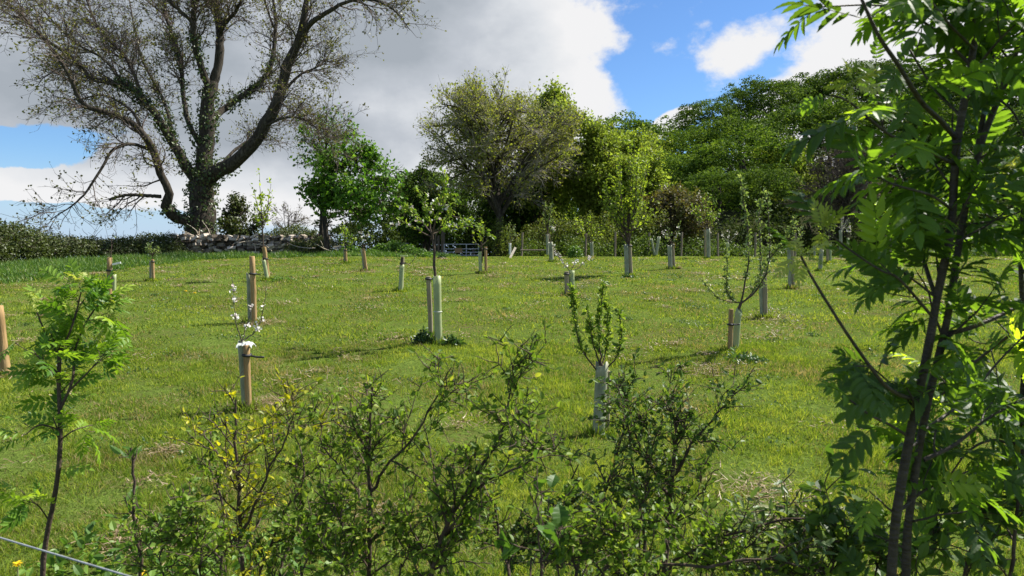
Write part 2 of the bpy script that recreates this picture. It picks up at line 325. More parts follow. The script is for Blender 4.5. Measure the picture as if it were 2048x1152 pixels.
# edge of the mown field on the left: x of the boundary at each y
def edge_x(y): return np.interp(y, [10, 14, 16.2, 19, 22, 25, 27, 29, 31], [-14, -13, -12.2, -11.8, -11.6, -10.6, -8.6, -5.0, -2.6])
def nz(x, y, s, seed=0):
    return (np.sin(x*s*1.0+seed)+np.sin(y*s*1.3+seed*2+x*s*.5)+np.sin((x+y)*s*.7+seed*3)+np.sin(x*s*2.1-y*s*1.7+seed))/4
def build_grass():
    rng = R(11); mb = MB()
    for (y0, y1, n, h0, h1, w) in ((1.2, 5, 260000, .018, .062, .0042), (5, 9, 220000, .018, .055, .0065), (9, 16, 120000, .02, .055, .012), (16, 27.5, 100000, .02, .055, .022)):
        y = np.sqrt(rng.uniform(y0*y0, y1*y1, int(n*1.02))); x = rng.uniform(-1., 1., len(y))*(.84*y+.9)+rng.normal(0, .2, len(y))
        keep = (x > edge_x(y)-.3); x, y = x[keep], y[keep]
        pn = nz(x, y, 2.2, 1)+.6*nz(x, y, 5.1, 4)+rng.normal(0, .28, len(x))
        k = pn > -.42; x, y, pn = x[k], y[k], pn[k]
        z = ground(x, y)-.004; n_ = len(x)
        tuft = nz(x, y, 9.5, 3)+.8*nz(x+.7*y, y-.4*x, 21., 8); hgt = rng.uniform(h0, h1, n_)*np.clip(1+.35*np.clip(pn, -1, 1)+.75*tuft, .35, 2.6)
        D = rng.normal(0, .5, (n_, 3)); D[:, 2] = 1; D[:, 1] -= .1
        Nn = rng.normal(0, 1, (n_, 3)); Nn[:, 2] = 0
        stamp(mb, BLADE, np.stack([x, y, z], -1), frames(D, Nn), np.stack([rng.uniform(.6, 1.4, n_)*w, hgt, hgt], -1), np.clip(.50+.22*nz(x, y, 1.1, 7)+.16*tuft+rng.normal(0, .27, n_), 0, 1))
    tag(mb.build('grass', M['grass']), 'short mown green grass with straw patches covering the orchard field', 'grass', kind='stuff')
    mb = MB(); n = 60000
    y = rng.uniform(13.5, 33, n); d = rng.random(n)**1.1*3.6; x = edge_x(y)-d+rng.normal(0, .12, n)
    k = (x > -.86*y); x, y, d = x[k], y[k], d[k]; n = len(x)
    hgt = rng.uniform(.08, .28, n)*(.55+.45*np.clip(d/1.2, 0, 1))*(1+.35*nz(x, y, 3.5, 2))
    D = rng.normal(0, .38, (n, 3)); D[:, 2] = 1; Nn = rng.normal(0, 1, (n, 3)); Nn[:, 2] = 0
    stamp(mb, BLADE, np.stack([x, y, ground(x, y)], -1), frames(D, Nn), np.stack([np.full(n, .028), hgt, hgt], -1), rng.random(n))
    tag(mb.build('long_grass', M['longgrass']), 'uncut tall dark green grass along the hedge and stone wall', 'grass', kind='stuff')
build_grass()

def scatter():
    rng = R(13); mb = MB(); m2 = MB()
    for k in range(620):
        y = math.sqrt(rng.uniform(3**2, 25**2)); x = rng.uniform(-.78, .78)*y
        if x < edge_x(y): continue
        n = int(rng.uniform(30, 110)); w = rng.uniform(.05, .28); q = np.array([x, y, 0])+rng.normal(0, 1, (n, 3))*[w, w*.8, 0]; q[:, 2] = ground(q[:, 0], q[:, 1])+rng.uniform(.005, .05, n)
        if k % 5 < 3: rand_leaves(mb, rng, q, LEAF2, .012, .034, up=1.)
        else:
            D = rng.normal(0, 1, (n, 3)); D[:, 2] *= .3; nn = rng.normal(0, .3, (n, 3)); nn[:, 2] = 1; L_ = rng.uniform(.025, .08, n); q[:, 2] += .012
            stamp(m2, BLADE, q, frames(D, nn), np.stack([np.full(n, .005+.0008*y), L_, L_*.3], -1), rng.random(n))
    tag(mb.build('clover', M['weed']), 'small dark clover and daisy-leaf patches scattered through the mown grass', 'clover', kind='stuff')
    tag(m2.build('dry_clippings', M['straw']), 'pale dry mowing clippings scattered over the grass', 'clippings', kind='stuff')
scatter()
# ------------------------------------------------------------------ big ash tree
def ash_tree():
    D0 = 33.; rng = R(5)
    base = W(402, 486, D0); base[2] = ground(base[0], base[1])-.1
    root = thing('ash_tree', base, 'huge spreading ash tree with ivied trunk and nearly bare crown behind the stone wall', 'tree')
    px2m = D0/F
    limbs = [  # (px, py, depth offset m), widths px start/end
        ([(402, 500, 0), (402, 470, 0), (404, 434, 0), (406, 395, 0), (408, 360, 0), (410, 326, .1), (412, 260, .2), (417, 195, .3), (426, 165, .4)], (82, 60, 56, 54, 48, 36, 33, 28, 25)),
        ([(424, 175, .4), (434, 143, .5), (440, 87, .6), (438, 43, .8), (430, 0, 1), (424, -60, 1.3), (430, -130, 1.6)], (26, 22, 20, 16, 14, 10, 4)),
        ([(440, 70, .6), (450, 48, .2), (469, 26, -.2), (482, 0, -.6), (492, -50, -1)], (11, 9, 8, 6, 3)),
        ([(422, 185, .4), (408, 148, 0), (395, 108, -.4), (386, 65, -.8), (388, 22, -1), (393, 0, -1.1), (397, -70, -1.5)], (20, 17, 15, 14, 11, 9, 3)),
        ([(386, 60, -.8), (382, 43, -.9), (360, 22, -1.2), (336, 0, -1.6), (300, -50, -2)], (10, 9, 8, 7, 3)),
        ([(405, 372, 0), (420, 352, -.3), (443, 338, -.6), (477, 317, -.9), (512, 282, -1.2), (534, 243, -1.4), (560, 191, -1.6), (577, 126, -1.8), (599, 74, -2), (608, 26, -2.2), (612, 0, -2.3), (630, -80, -2.5)], (40, 40, 36, 31, 28, 27, 25, 22, 18, 14, 12, 4)),
        ([(600, 80, -2), (621, 48, -2.6), (651, 26, -3.2), (694, 4, -3.8), (745, 0, -4.2), (790, 22, -4.6), (820, 60, -4.9)], (15, 12, 10, 7, 5, 3.5, 1.5)),
        ([(415, 265, .3), (430, 234, 1), (460, 208, 1.8), (499, 182, 2.4), (534, 148, 3), (549, 95, 3.4), (551, 43, 3.8), (547, 0, 4), (545, -60, 4.4)], (18, 17, 16, 15, 14, 11, 9, 7, 3)),
        ([(551, 60, 3.6), (543, 43, 3.2), (534, 17, 2.8), (520, -30, 2.4)], (7, 6, 5, 2)),
        ([(402, 375, 0), (386, 356, -.2), (360, 312, -.6), (330, 260, -1), (312, 230, -1.3), (282, 195, -1.6), (260, 174, -1.9), (226, 165, -2.3), (182, 156, -2.8), (160, 130, -3.1), (130, 104, -3.4), (87, 78, -3.7), (56, 43, -3.9), (10, 5, -4.1), (-30, -40, -4.4)], (30, 27, 23, 20, 18, 17, 16, 13, 11, 9, 8, 7, 5, 4, 2)),
        ([(385, 446, -.3), (355, 436, -1.1), (338, 424, -1.5), (332, 408, -1.7), (337, 385, -1.9), (321, 347, -2.2), (308, 304, -2.6), (286, 269, -3), (260, 243, -3.3), (217, 226, -3.8), (174, 213, -4.2), (152, 187, -4.5), (143, 160, -4.7), (117, 117, -5), (85, 75, -5.2), (40, 25, -5.4)], (24, 24, 27, 23, 19, 18, 17, 15, 13, 12, 11, 9, 8, 7, 5, 2)),
        ([(306, 224, -1.35), (290, 200, -1.1), (278, 175, -.8), (262, 135, -.2), (243, 105, .3), (208, 70, .8), (180, 20, 1.2), (160, -50, 1.6)], (11, 9, 8, 7, 5, 4, 2)),
        ([(409, 310, .1), (392, 275, .1), (376, 245, .3), (368, 200, .7), (363, 150, 1), (358, 108, 1.3), (343, 65, 1.7), (332, 30, 2), (330, -20, 2.3), (325, -80, 2.6)], (12, 12, 12, 11, 10, 10, 9, 8, 6, 3)),
        ([(306, 300, -2.65), (291, 296, -2.8), (260, 288, -3.4), (226, 300, -4), (204, 335, -4.4), (174, 382, -4.8), (143, 412, -5.1), (100, 440, -5.3)], (9, 8, 7, 6, 5, 3.5, 1.5)),
        ([(322, 393, -1.9), (290, 391, -2.3), (255, 390, -2.6), (217, 399, -2.9)], (9, 8, 7, 5)),
        ([(282, 266, -3.05), (275, 240, -2.6), (255, 215, -1.8), (205, 190, -.8), (150, 200, .2), (100, 190, .9)], (8, 7, 5, 4, 1.5)),
        ([(245, 170, -2), (210, 120, -1.2), (150, 85, -.6), (95, 30, 0), (40, -40, .5)], (8, 6, 5, 4, 2)),
        ([(350, 290, -.6), (340, 240, 1.), (322, 190, 2.2), (285, 120, 3.3), (270, 60, 4.2), (255, -20, 5)], (10, 9, 8, 6, 5, 2)),
        ([(428, 345, .2), (470, 300, 1.8), (515, 270, 3), (560, 235, 4), (610, 215, 4.8)], (9, 8, 6, 4, 1.5)),
        ([(565, 185, -1.6), (600, 150, -1), (640, 130, -.2), (665, 100, .5)], (8, 6, 4, 2)),
        ([(532, 250, -1.5), (575, 235, -2.4), (620, 245, -3), (650, 280, -3.4)], (6, 5, 3.5, 1.5)),
    ]
    mb = MB(); LP = []; LR = []
    for pts, w in limbs:
        P = spline([W(a, b, D0+c) for a, b, c in pts], 28); rr = np.interp(np.linspace(0, 1, 28), np.linspace(0, 1, len(w)), w)*px2m/2*(.8 if pts[0][1] < 480 else .88)
        P = P+rng.normal(0, .12, P.shape)*rr[:, None]*np.r_[0, np.ones(27)][:, None]
        tubes(mb, P[None], rr[None]*(1+rng.normal(0, .03, 28)), 10); LP.append(P); LR.append(rr)
    # buttress roots
    for a in np.linspace(0, 2*pi, 7)[:-1]:
        d = np.array([cos(a), sin(a), 0]); b = W(402, 480, D0); P = spline([b+[0, 0, .7], b+d*.45+[0, 0, .15], b+d*.8+[0, 0, -.4]], 8); tubes(mb, P[None], taper(1, 8, .45, .2), 8)
    mb.build('trunk', M['bark'], root, sm=True, origin=base)
    LP = np.array(LP); LR = np.array(LR)
    # secondary
    w = np.linalg.norm(LP[:, 1:]-LP[:, :-1], axis=-1).sum(1); w[0] *= .25; w[[9, 10, 13, 15, 18, 11]] *= 1.35
    cen = W(405, 250, D0)
    S, D, r, t, pi_ = spawn(rng, LP, LR, 330, .30, 1., (30, 75), .05, wlen=w)
    out = unit(S-cen); D = unit(D+.65*out); ln = rng.uniform(1.2, 3.0, len(S))*(1.1-.45*t)*np.where(S[:, 2] < cen[2]-1, .75, 1)
    P1 = grow(rng, S, D, ln, 8, .20, .015, -.02); R1 = taper(len(S), 8, np.minimum(r*.5, .045), .010)
    b2 = MB(); tubes(b2, P1, R1, 5)
    S, D, r, t, _ = spawn(rng, np.concatenate([P1]), np.concatenate([R1]), 3000, .15, 1., (25, 65), 0.)
    D = unit(D+.35*unit(S-cen)); D[:, 2] -= .1
    P2 = grow(rng, S, D, rng.uniform(.5, 1.4, len(S)), 6, .22, -.05, .12); R2 = taper(len(S), 6, np.minimum(r*.7, .016), .006); tubes(b2, P2, R2, 3)
    S, D, r, t, _ = spawn(rng, LP, LR*0+.02, 700, .3, 1., (40, 90), 0., wlen=w)
    P2b = grow(rng, S, D, rng.uniform(.5, 1.5, len(S)), 6, .22, -.0, .05); tubes(b2, P2b, taper(len(S), 6, .016, .006), 3)
    P2 = np.concatenate([P2, P2b]); 
    S, D, r, t, _ = spawn(rng, P2, .01, 15000, .2, 1., (25, 60), .12)
    P3 = grow(rng, S, D, rng.uniform(.18, .5, len(S)), 4, .2, .08); tubes(b2, P3, taper(len(S), 4, .0065, .004), 3)
    b2.build('branching', M['twig'], root, origin=base)
    lf = MB(); n = len(P3); tips = P3[:, -1]
    for kk in range(3):
        sel = rng.random(n) < .36; rand_leaves(lf, rng, tips[sel]+rng.normal(0, .035, (sel.sum(), 3)), CARD, .06, .14, up=.4)
    p, _d = along(rng, P2, 1200, .5, 1., .05); rand_leaves(lf, rng, p, CARD, .06, .13)
    # olive clusters higher up
    cl = P2[rng.choice(len(P2), 150), -1]
    for c in cl: rand_leaves(lf, rng, c+rng.normal(0, .16, (14, 3)), CARD, .08, .17)
    lf.build('foliage', M['ashleaf'], root, origin=base)
    iv = MB()
    for li, (a, b_, n, sp) in {0: (.05, .95, 2100, 1.1), 9: (0., .5, 1100, 1.25), 5: (0, .25, 300, 1.1), 7: (.05, .6, 700, 1.3), 3: (0, .5, 350, 1.2), 12: (0., .7, 600, 1.6), 10: (0, .2, 200, 1.1), 17: (0, .4, 200, 1.4)}.items():
        P = LP[li][None]; u = rng.uniform(a, b_, n)*27*.999; k = nz(u, u*0+li, .9, li) > -.45; u = u[k]; n = len(u); j = u.astype(int); f = (u-j)[:, None]; c = P[0, j]*(1-f)+P[0, j+1]*f; rr = LR[li][j]
        q = unit(np.cross(unit(P[0, j+1]-P[0, j]), rng.normal(0, 1, (n, 3)))); pos = c+q*(rr*sp*rng.uniform(.95, 1.25, n)+.05)[:, None]
        nn = q+rng.normal(0, .5, (n, 3)); dd = rng.normal(0, 1, (n, 3)); dd[:, 2] -= .5
        stamp(iv, CARD, pos, frames(dd, nn), rng.uniform(.08, .17, n), rng.random(n))
    iv.build('ivy', M['ivy'], root, origin=base)
ash_tree()

# ------------------------------------------------------------------ generic broadleaf tree grown from a trunk into an envelope
def env_tree(name, label, cat, D0, pxb, box_, mat, twigmat, seed, nl, leaf, n1=26, n2=260, n3=2600, trunk_w=20, multi=1, lean=0, group=None, tuft=.12, depth=None, shell=.55, trunkpts=None, lowz=.3, barkmat='bark', leafn=1.0, pale=None, l2=(.18, .42)):
    """box_ = (x0, x1, ytop, ybottom) px of the crown"""
    rng = R(seed); x0, x1, yt, yb = box_; pm = D0/F
    bx = W(pxb, 500, D0)[0]; base = np.array([bx, D0, ground(bx, D0)-.05]); root = thing(name, base, label, cat, group)
    c = (W(x0, yt, D0)+W(x1, yb, D0))/2; c[1] = D0; rx = (x1-x0)/2*pm; rz = (yb-yt)/2*pm; ry = depth or rx*.9; rad = np.array([rx, ry, rz])
    mb = MB(); TP = []; TR = []
    for k in range(multi):
        off = (k-(multi-1)/2)*.5
        if trunkpts is not None: pts = [base]+[W(a, b, D0+d) for a, b, d in trunkpts[k]]
        else:
            top = c+rad*np.array([rng.uniform(-.3, .3)+off*.4, rng.uniform(-.3, .3), .45]); pts = [base+[off*.3, 0, 0], base*.6+top*.4+rng.normal(0, .1, 3)+[lean+off*.2, 0, 0], top]
        P = spline(pts, 16); TP.append(P); TR.append(np.linspace(trunk_w*pm/2, trunk_w*pm*.12, 16)/(1 if multi == 1 else 1.3))
    TP = np.array(TP); TR = np.array(TR); tubes(mb, TP, TR, 9)
    # main limbs reaching the hull
    S, D, r, t, _ = spawn(rng, TP, TR, n1, lowz, .98, (30, 70), .15)
    u = unit(rng.normal(0, 1, (n1, 3))*[1, 1, .8]+[0, 0, .25]); tgt = c+u*rad*rng.uniform(.75, 1., (n1, 1))
    tgt[:, 2] = np.maximum(tgt[:, 2], S[:, 2]-.2*rz)
    P1 = np.array([spline([S[i], S[i]*.55+tgt[i]*.45+[0, 0, .12*np.linalg.norm(tgt[i]-S[i])]+rng.normal(0, .08, 3)*rx*.5, tgt[i]], 10) for i in range(n1)])
    R1 = taper(n1, 10, np.minimum(r*.6, rx*.05), rx*.006+.004); tubes(mb, P1, R1, 6)
    mb.build('trunk', M[barkmat], root, sm=True, origin=base)
    b2 = MB()
    S, D, r, t, _ = spawn(rng, P1, R1, n2, .2, 1., (25, 70), .1); D = unit(D+.5*unit((S-c)/rad))
    P2 = grow(rng, S, D, rng.uniform(*l2, n2)*rx, 6, .2, .02); tubes(b2, P2, taper(n2, 6, np.minimum(r*.6, .03), .008), 4)
    S, D, r, t, _ = spawn(rng, np.concatenate([P2]), .02, n3, .2, 1., (25, 65), .1); D = unit(D+.3*unit((S-c)/rad))
    P3 = grow(rng, S, D, rng.uniform(.08, .2, n3)*rx, 4, .2, .03); tubes(b2, P3, taper(n3, 4, .009, .004), 3)
    b2.build('branching', M[twigmat], root, origin=base)
    lf = MB(); p, d = along(rng, P3, nl, .25, 1., tuft)
    # thin out by noise to keep holes
    kk = rng.random(nl) < .8+.5*nz(p[:, 0]*1.5+p[:, 1], p[:, 2], 2/max(rx, .5)*1.6, seed); p = p[kk]; 
    rr = np.clip(rng.normal(.5, .22, len(p)), 0, 1)
    nn = rng.normal(0, .55, (len(p), 3)); nn += unit((p-c)/rad)*.5; nn[:, 2] += .5
    stamp(lf, CARD, p, frames(rng.normal(0, 1, (len(p), 3)), nn), rng.uniform(leaf*.6, leaf*1.3, len(p)), rr)
    lf.build('foliage', M[mat], root, origin=base)
    return root
env_tree('ash_tree', 'grey-brown half-leafed round-headed tree right of the metal field gate', 'tree', 37, 992, (835, 1160, 152, 470), 'midash', 'paletwig', 21, 28000, .13, n1=80, n2=900, n3=9500, trunk_w=17, l2=(.10, .26),
         trunkpts=[[(1000, 440, 0), (985, 370, .3), (975, 300, .5), (985, 230, .5)]], lowz=.25, tuft=.10)
env_tree('oak_tree', 'golden-green leafy tree between the grey-brown tree and the wooded hill', 'tree', 43, 1090, (1045, 1235, 180, 490), 'oakleaf', 'twig', 22, 40000, .20, n1=34, n2=380, n3=3600, trunk_w=26, tuft=.22, trunkpts=[[(1075, 420, 0), (1090, 350, 0), (1120, 260, 0)]], lowz=.3)
env_tree('oak_tree', 'broad yellow-green tree behind the tall leafy staked sapling', 'tree', 41, 1225, (1120, 1310, 228, 515), 'oakleaf', 'twig', 23, 50000, .19, n1=46, n2=400, n3=4200, trunk_w=20, tuft=.22, lowz=.1)
env_tree('sycamore_tree', 'fresh bright green tree leaning right beside the big ash', 'tree', 31, 655, (622, 802, 302, 480), 'sycleaf', 'darktwig', 24, 5200, .20, n1=30, n2=240, n3=1500, trunk_w=12, tuft=.14,
         trunkpts=[[(650, 445, 0), (642, 400, 0), (665, 340, 0), (690, 318, 0)]], lowz=.3)
env_tree('sycamore_tree', 'narrow thinly leaved green tree touching the right edge of the big ash crown', 'tree', 32.5, 640, (600, 716, 222, 350), 'sycleaf', 'paletwig', 25, 1300, .17, n1=20, n2=150, n3=1200, trunk_w=10, tuft=.14, trunkpts=[[(645, 400, 0), (650, 330, 0), (655, 260, 0)]], lowz=.4)
env_tree('hawthorn_tree', 'brown-tinged bushy tree right of the tall leafy staked sapling', 'tree', 36, 1345, (1285, 1415, 365, 520), 'brownleaf', 'twig', 26, 15000, .14, n1=30, n2=320, n3=3200, trunk_w=8, multi=3, tuft=.12, lowz=.1)
env_tree('bare_tree', 'leafless grey-brown tree standing against the dark wooded hillside', 'tree', 52, 1665, (1585, 1765, 268, 470), 'brownleaf', 'twig', 27, 1200, .14, n1=44, n2=700, n3=7000, trunk_w=16, multi=2, tuft=.12, lowz=.15)
env_tree('hawthorn_tree', 'twiggy dark thicket tree just left of the gate', 'tree', 42, 850, (790, 925, 350, 500), 'hillleaf', 'twig', 28, 13000, .17, n1=30, n2=300, n3=2600, trunk_w=9, multi=3, lowz=.1)
env_tree('hawthorn_tree', 'dull green understorey tree below the golden-green tree behind the gate', 'tree', 45, 1030, (930, 1130, 350, 505), 'hillleaf', 'twig', 29, 20000, .2, n1=34, n2=300, n3=2600, trunk_w=9, multi=3, lowz=.05)
env_tree('elder_bush', 'grey-green bush behind the stone wall just right of the big ash trunk', 'bush', 34.5, 475, (432, 520, 398, 492), 'hedgeleaf', 'twig', 30, 4200, .15, n1=22, n2=150, n3=1000, trunk_w=5, multi=3, lowz=.05)
env_tree('bare_tree', 'small wispy bare tree low on the skyline left of the bright green tree', 'tree', 60, 575, (540, 612, 405, 470), 'brownleaf', 'twig', 31, 500, .12, n1=20, n2=160, n3=1400, trunk_w=4, multi=2, lowz=.2)

# ------------------------------------------------------------------ dense blob crowns for the wooded hill
def blob_crown(rng, nb, n, leaf, squash=.6):
    """crown mesh data in a unit box: centre 0, radius 1"""
    u = unit(rng.normal(0, 1, (nb, 3))*[1, 1, .9]+[0, 0, .25]); cc = u*rng.uniform(.5, .9, (nb, 1)); br = rng.uniform(.10, .32, nb)
    i = rng.choice(nb, n, p=br**2/(br**2).sum()); d = unit(rng.normal(0, 1, (n, 3))+[0, 0, .35])
    p = cc[i]+d*br[i][:, None]*rng.uniform(.72, 1.08, (n, 1))*[1, 1, squash]
    keep = (d[:, 2] > -.3) & (nz(p[:, 0]*1.1, p[:, 1]+p[:, 2]*1.7, 9., nb)+rng.normal(0, .25, n) > -.22); p, d, i = p[keep], d[keep], i[keep]; n = len(p)
    nn = d*.9+rng.normal(0, .75, (n, 3)); nn[:, 2] += .25
    mb = MB(); br_r = rng.uniform(-.18, .18, nb)
    stamp(mb, CARD, p, frames(rng.normal(0, 1, (n, 3)), nn), rng.uniform(leaf*.6, leaf*1.3, n), np.clip(rng.normal(.5, .28, n)+br_r[i], 0, 1))
    return mb
VAR = []
for k, (nb, n, lf, mt) in enumerate([(110, 19000, .050, 'hillleaf'), (140, 21000, .047, 'hillleaf'), (100, 18000, .050, 'hillleaf2'), (120, 19000, .049, 'hillleaf2'), (34, 9000, .075, 'darkshadeleaf'), (90, 15000, .05, 'oakleaf')]):
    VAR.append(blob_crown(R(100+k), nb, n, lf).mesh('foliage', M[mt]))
tb = MB(); tubes(tb, np.array([[[0, 0, -1.0], [.05, .02, -.5], [.0, 0, 0], [-.03, 0, .15]]]), [[.07, .055, .045, .02]], 7)
rng = R(9); S = np.array([[0, 0, -.45+.08*(i % 5)] for i in range(14)]); Dd = rng.normal(0, 1, (14, 3)); Dd[:, 2] = .45
tubes(tb, grow(rng, S, Dd, .5, 5, .15), taper(14, 5, .025, .006), 5); TRUNKM = tb.mesh('trunk', M['bark'], True)
HT = [  # px centre, py top, width px, D, variant, aspect(h/w of crown), label
    (1255, 238, 140, 100, 2, .8, 'smooth light green crown at the left end of the hill skyline'),
    (1345, 240, 140, 108, 3, .8, 'light green crown on the skyline below the little white cloud'),
    (1420, 228, 110, 98, 0, .85, 'rounded dark crown where the wooded skyline starts to climb'),
    (1480, 193, 70, 104, 3, 1.2, 'small knob-topped crown on the skyline left of the highest ridge'),
    (1545, 186, 110, 100, 1, .85, 'large clumped crown on the skyline just before the tips of the near rowan branches'),
    (1610, 178, 90, 106, 0, 1.15, 'dark crown on the skyline right behind the near rowan leaf tips'),
    (1680, 160, 120, 104, 1, .8, 'flat-topped crown on the ridge under the white cloud'),
    (1745, 153, 120, 108, 0, .85, 'highest flat crown of the wooded hill, under the bright cloud edge'),
    (1830, 158, 130, 106, 1, .85, 'ridge crown glimpsed beside the main stem of the tall near rowan'),
    (1930, 165, 150, 104, 0, .85, 'ridge crown mostly hidden behind the two stems of the tall near rowan'),
    (2040, 175, 160, 104, 1, .85, 'rightmost ridge crown, covered by leaves of the second rowan'),
    (1300, 275, 120, 84, 5, .8, 'pale green crown low on the hill behind the yellow-green tree'),
    (1395, 268, 120, 84, 3, .8, 'mid green crown halfway up the hill above the brown-tinged tree'),
    (1480, 245, 140, 84, 0, .8, 'wide dark layered crown in the middle of the hill'),
    (1590, 225, 130, 88, 1, .8, 'shaded crown above the leafless grey-brown tree'),
    (1690, 215, 120, 90, 2, 1.0, 'dark crown right above the leafless grey-brown tree top'),
    (1800, 215, 150, 88, 1, .8, 'dark hillside crown between the upper branches of the tall near rowan'),
    (1920, 225, 160, 86, 0, .8, 'hillside crown behind the upper fork of the rowan stems'),
    (2040, 230, 160, 86, 1, .8, 'rightmost crown halfway up the hill behind rowan leaves'),
    (1335, 318, 110, 70, 2, .85, 'fresh green crown directly behind the brown-tinged bushy tree'),
    (1420, 315, 120, 72, 3, 1.1, 'dense green crown left of the bright front crown on the hill foot'),
    (1490, 280, 170, 68, 2, .68, 'bright green domed crown at the front of the hill wood'),
    (1580, 300, 120, 68, 5, .95, 'yellow-green lit crown touching the left side of the leafless tree'),
    (1440, 355, 120, 60, 2, .8, 'low green crown over the dark gap at the foot of the wood'),
    (1535, 345, 120, 60, 0, .8, 'lowest dark green crown above the black shade under the wood'),
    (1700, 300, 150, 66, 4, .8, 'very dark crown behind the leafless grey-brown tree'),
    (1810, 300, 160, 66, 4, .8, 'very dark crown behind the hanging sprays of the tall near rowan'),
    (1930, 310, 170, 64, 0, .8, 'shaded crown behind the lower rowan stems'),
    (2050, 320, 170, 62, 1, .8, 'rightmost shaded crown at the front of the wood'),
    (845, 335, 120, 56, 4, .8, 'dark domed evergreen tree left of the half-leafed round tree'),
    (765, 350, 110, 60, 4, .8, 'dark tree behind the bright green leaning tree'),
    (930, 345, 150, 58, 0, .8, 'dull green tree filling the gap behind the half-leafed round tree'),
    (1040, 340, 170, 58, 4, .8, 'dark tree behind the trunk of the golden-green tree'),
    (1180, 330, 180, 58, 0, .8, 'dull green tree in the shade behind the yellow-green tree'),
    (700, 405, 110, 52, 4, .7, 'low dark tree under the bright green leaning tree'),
    (1620, 395, 150, 56, 4, .8, 'low tree coloured blackish as the shade below the leafless tree'),  # front low trees: under-canopy shade put into their leaf colour
    (1760, 400, 170, 56, 4, .8, 'low tree, leaves coloured black as shade, left of the rowan stems at the wood edge'),
    (1900, 405, 170, 56, 4, .8, 'low tree, leaves coloured black as shade, behind the crossing of the rowan stems'),
    (2040, 405, 170, 56, 4, .8, 'rightmost low tree, leaves coloured black as shade, at the wood edge'),
]
def bark_twig_copy(root, cm, rad, c, base, rz):
    o = bpy.data.objects.new('foliage', cm); C.objects.link(o); o.parent = root; o.location = c-base; o.scale = rad; o.rotation_euler = (0, 0, rz)
    t = bpy.data.objects.new('trunk', TRUNKM); C.objects.link(t); t.parent = root; h = c[2]-base[2]; t.location = (0, 0, h); t.scale = (rad[0]*.8, rad[0]*.8, h if h < rad[2]*1.6 else h)
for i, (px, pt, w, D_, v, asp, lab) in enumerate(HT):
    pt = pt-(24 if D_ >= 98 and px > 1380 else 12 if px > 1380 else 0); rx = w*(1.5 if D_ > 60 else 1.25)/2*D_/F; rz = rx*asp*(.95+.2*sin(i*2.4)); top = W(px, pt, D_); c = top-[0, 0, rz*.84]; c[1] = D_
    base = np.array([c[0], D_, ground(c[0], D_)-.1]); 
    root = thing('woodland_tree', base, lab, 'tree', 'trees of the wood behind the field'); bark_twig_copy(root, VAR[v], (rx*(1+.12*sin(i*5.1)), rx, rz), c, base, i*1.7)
# woodland undergrowth: mass at the wood edge
def leafmass(name, label, cat, pts, rng, n, leaf, mat, group=None, kind=None, twigs=0, norm_up=.5, tpl=CARD):
    """pts: list of (centre, radii)"""
    cs = np.array([p[0] for p in pts]); rs = np.array([p[1] for p in pts]); w = rs[:, 0]*rs[:, 2]
    i = rng.choice(len(pts), n, p=w/w.sum()); d = unit(rng.normal(0, 1, (n, 3))+[0, -.2, .3]); p = cs[i]+d*rs[i]*rng.uniform(.6, 1.12, (n, 1))
    g = ground(p[:, 0], p[:, 1]); k = p[:, 2] > g; p = p[k]; d = d[k]; m = len(p)
    base = np.array([cs[:, 0].mean(), cs[:, 1].mean(), 0]); base[2] = ground(base[0], base[1])
    root = thing(name, base, label, cat, group) if kind is None else None
    nn = d*.8+rng.normal(0, .5, (m, 3)); nn[:, 2] += norm_up*.5; lf = MB()
    stamp(lf, tpl, p, frames(rng.normal(0, 1, (m, 3)), nn), rng.uniform(leaf*.6, leaf*1.3, m), np.clip(rng.normal(.5, .2, m), 0, 1))
    o = lf.build('foliage' if root else name, M[mat], root, origin=base)
    if root is None: tag(o, label, cat, kind=kind); return o
    if twigs:
        b = MB(); S = cs[rng.choice(len(pts), twigs)]+rng.normal(0, .3, (twigs, 3))*rs[0]; dd = rng.normal(0, .8, (twigs, 3)); dd[:, 2] = abs(dd[:, 2])+.4
        tubes(b, grow(rng, S, dd, rng.uniform(.5, 1.3, twigs)*rs[:, 2].mean(), 5, .25), taper(twigs, 5, .012, .005), 3); b.build('branching', M['twig'], root, origin=base)
    return root
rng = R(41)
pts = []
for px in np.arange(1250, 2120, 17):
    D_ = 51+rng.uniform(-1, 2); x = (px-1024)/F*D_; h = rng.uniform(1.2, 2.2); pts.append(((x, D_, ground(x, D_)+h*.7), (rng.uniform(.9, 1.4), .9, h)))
leafmass('undergrowth', 'thicket with leaves coloured black-green as the shade under the edge of the hill wood', 'undergrowth', pts, rng, 16000, .2, 'darkshadeleaf', kind='stuff'); pts = []  # dark leaf mass added to stand in for shade under the wood
for px in np.arange(1040, 2100, 16):
    D_ = 33+rng.uniform(-2, 3); x = (px-1024)/F*D_; h = rng.uniform(.3, .75)*(1.0 if px < 1450 else .6); pts.append(((x, D_, ground(x, D_)+h*.5), (rng.uniform(.5, .9), .6, h)))
leafmass('undergrowth', 'mixed brambles and nettles growing along the foot of the wood', 'undergrowth', pts, rng, 15000, .11, 'undergreen', kind='stuff')
pts = []
for px in np.arange(770, 1330, 20):
    D_ = 46+rng.uniform(0, 3); x = (px-1024)/F*D_; top = W(px, rng.uniform(375, 430), D_)[2]; g = ground(x, D_)
    for f in (.25, .6, .95): pts.append(((x+rng.uniform(-.5, .5), D_+f, g+(top-g)*f*.85), (rng.uniform(.8, 1.3), .9, (top-g)*.28)))
leafmass('thicket', 'dense mixed thicket filling the shade beneath the trees behind the gate', 'thicket', pts, rng, 52000, .15, 'hillleaf', kind='stuff')
pts = []
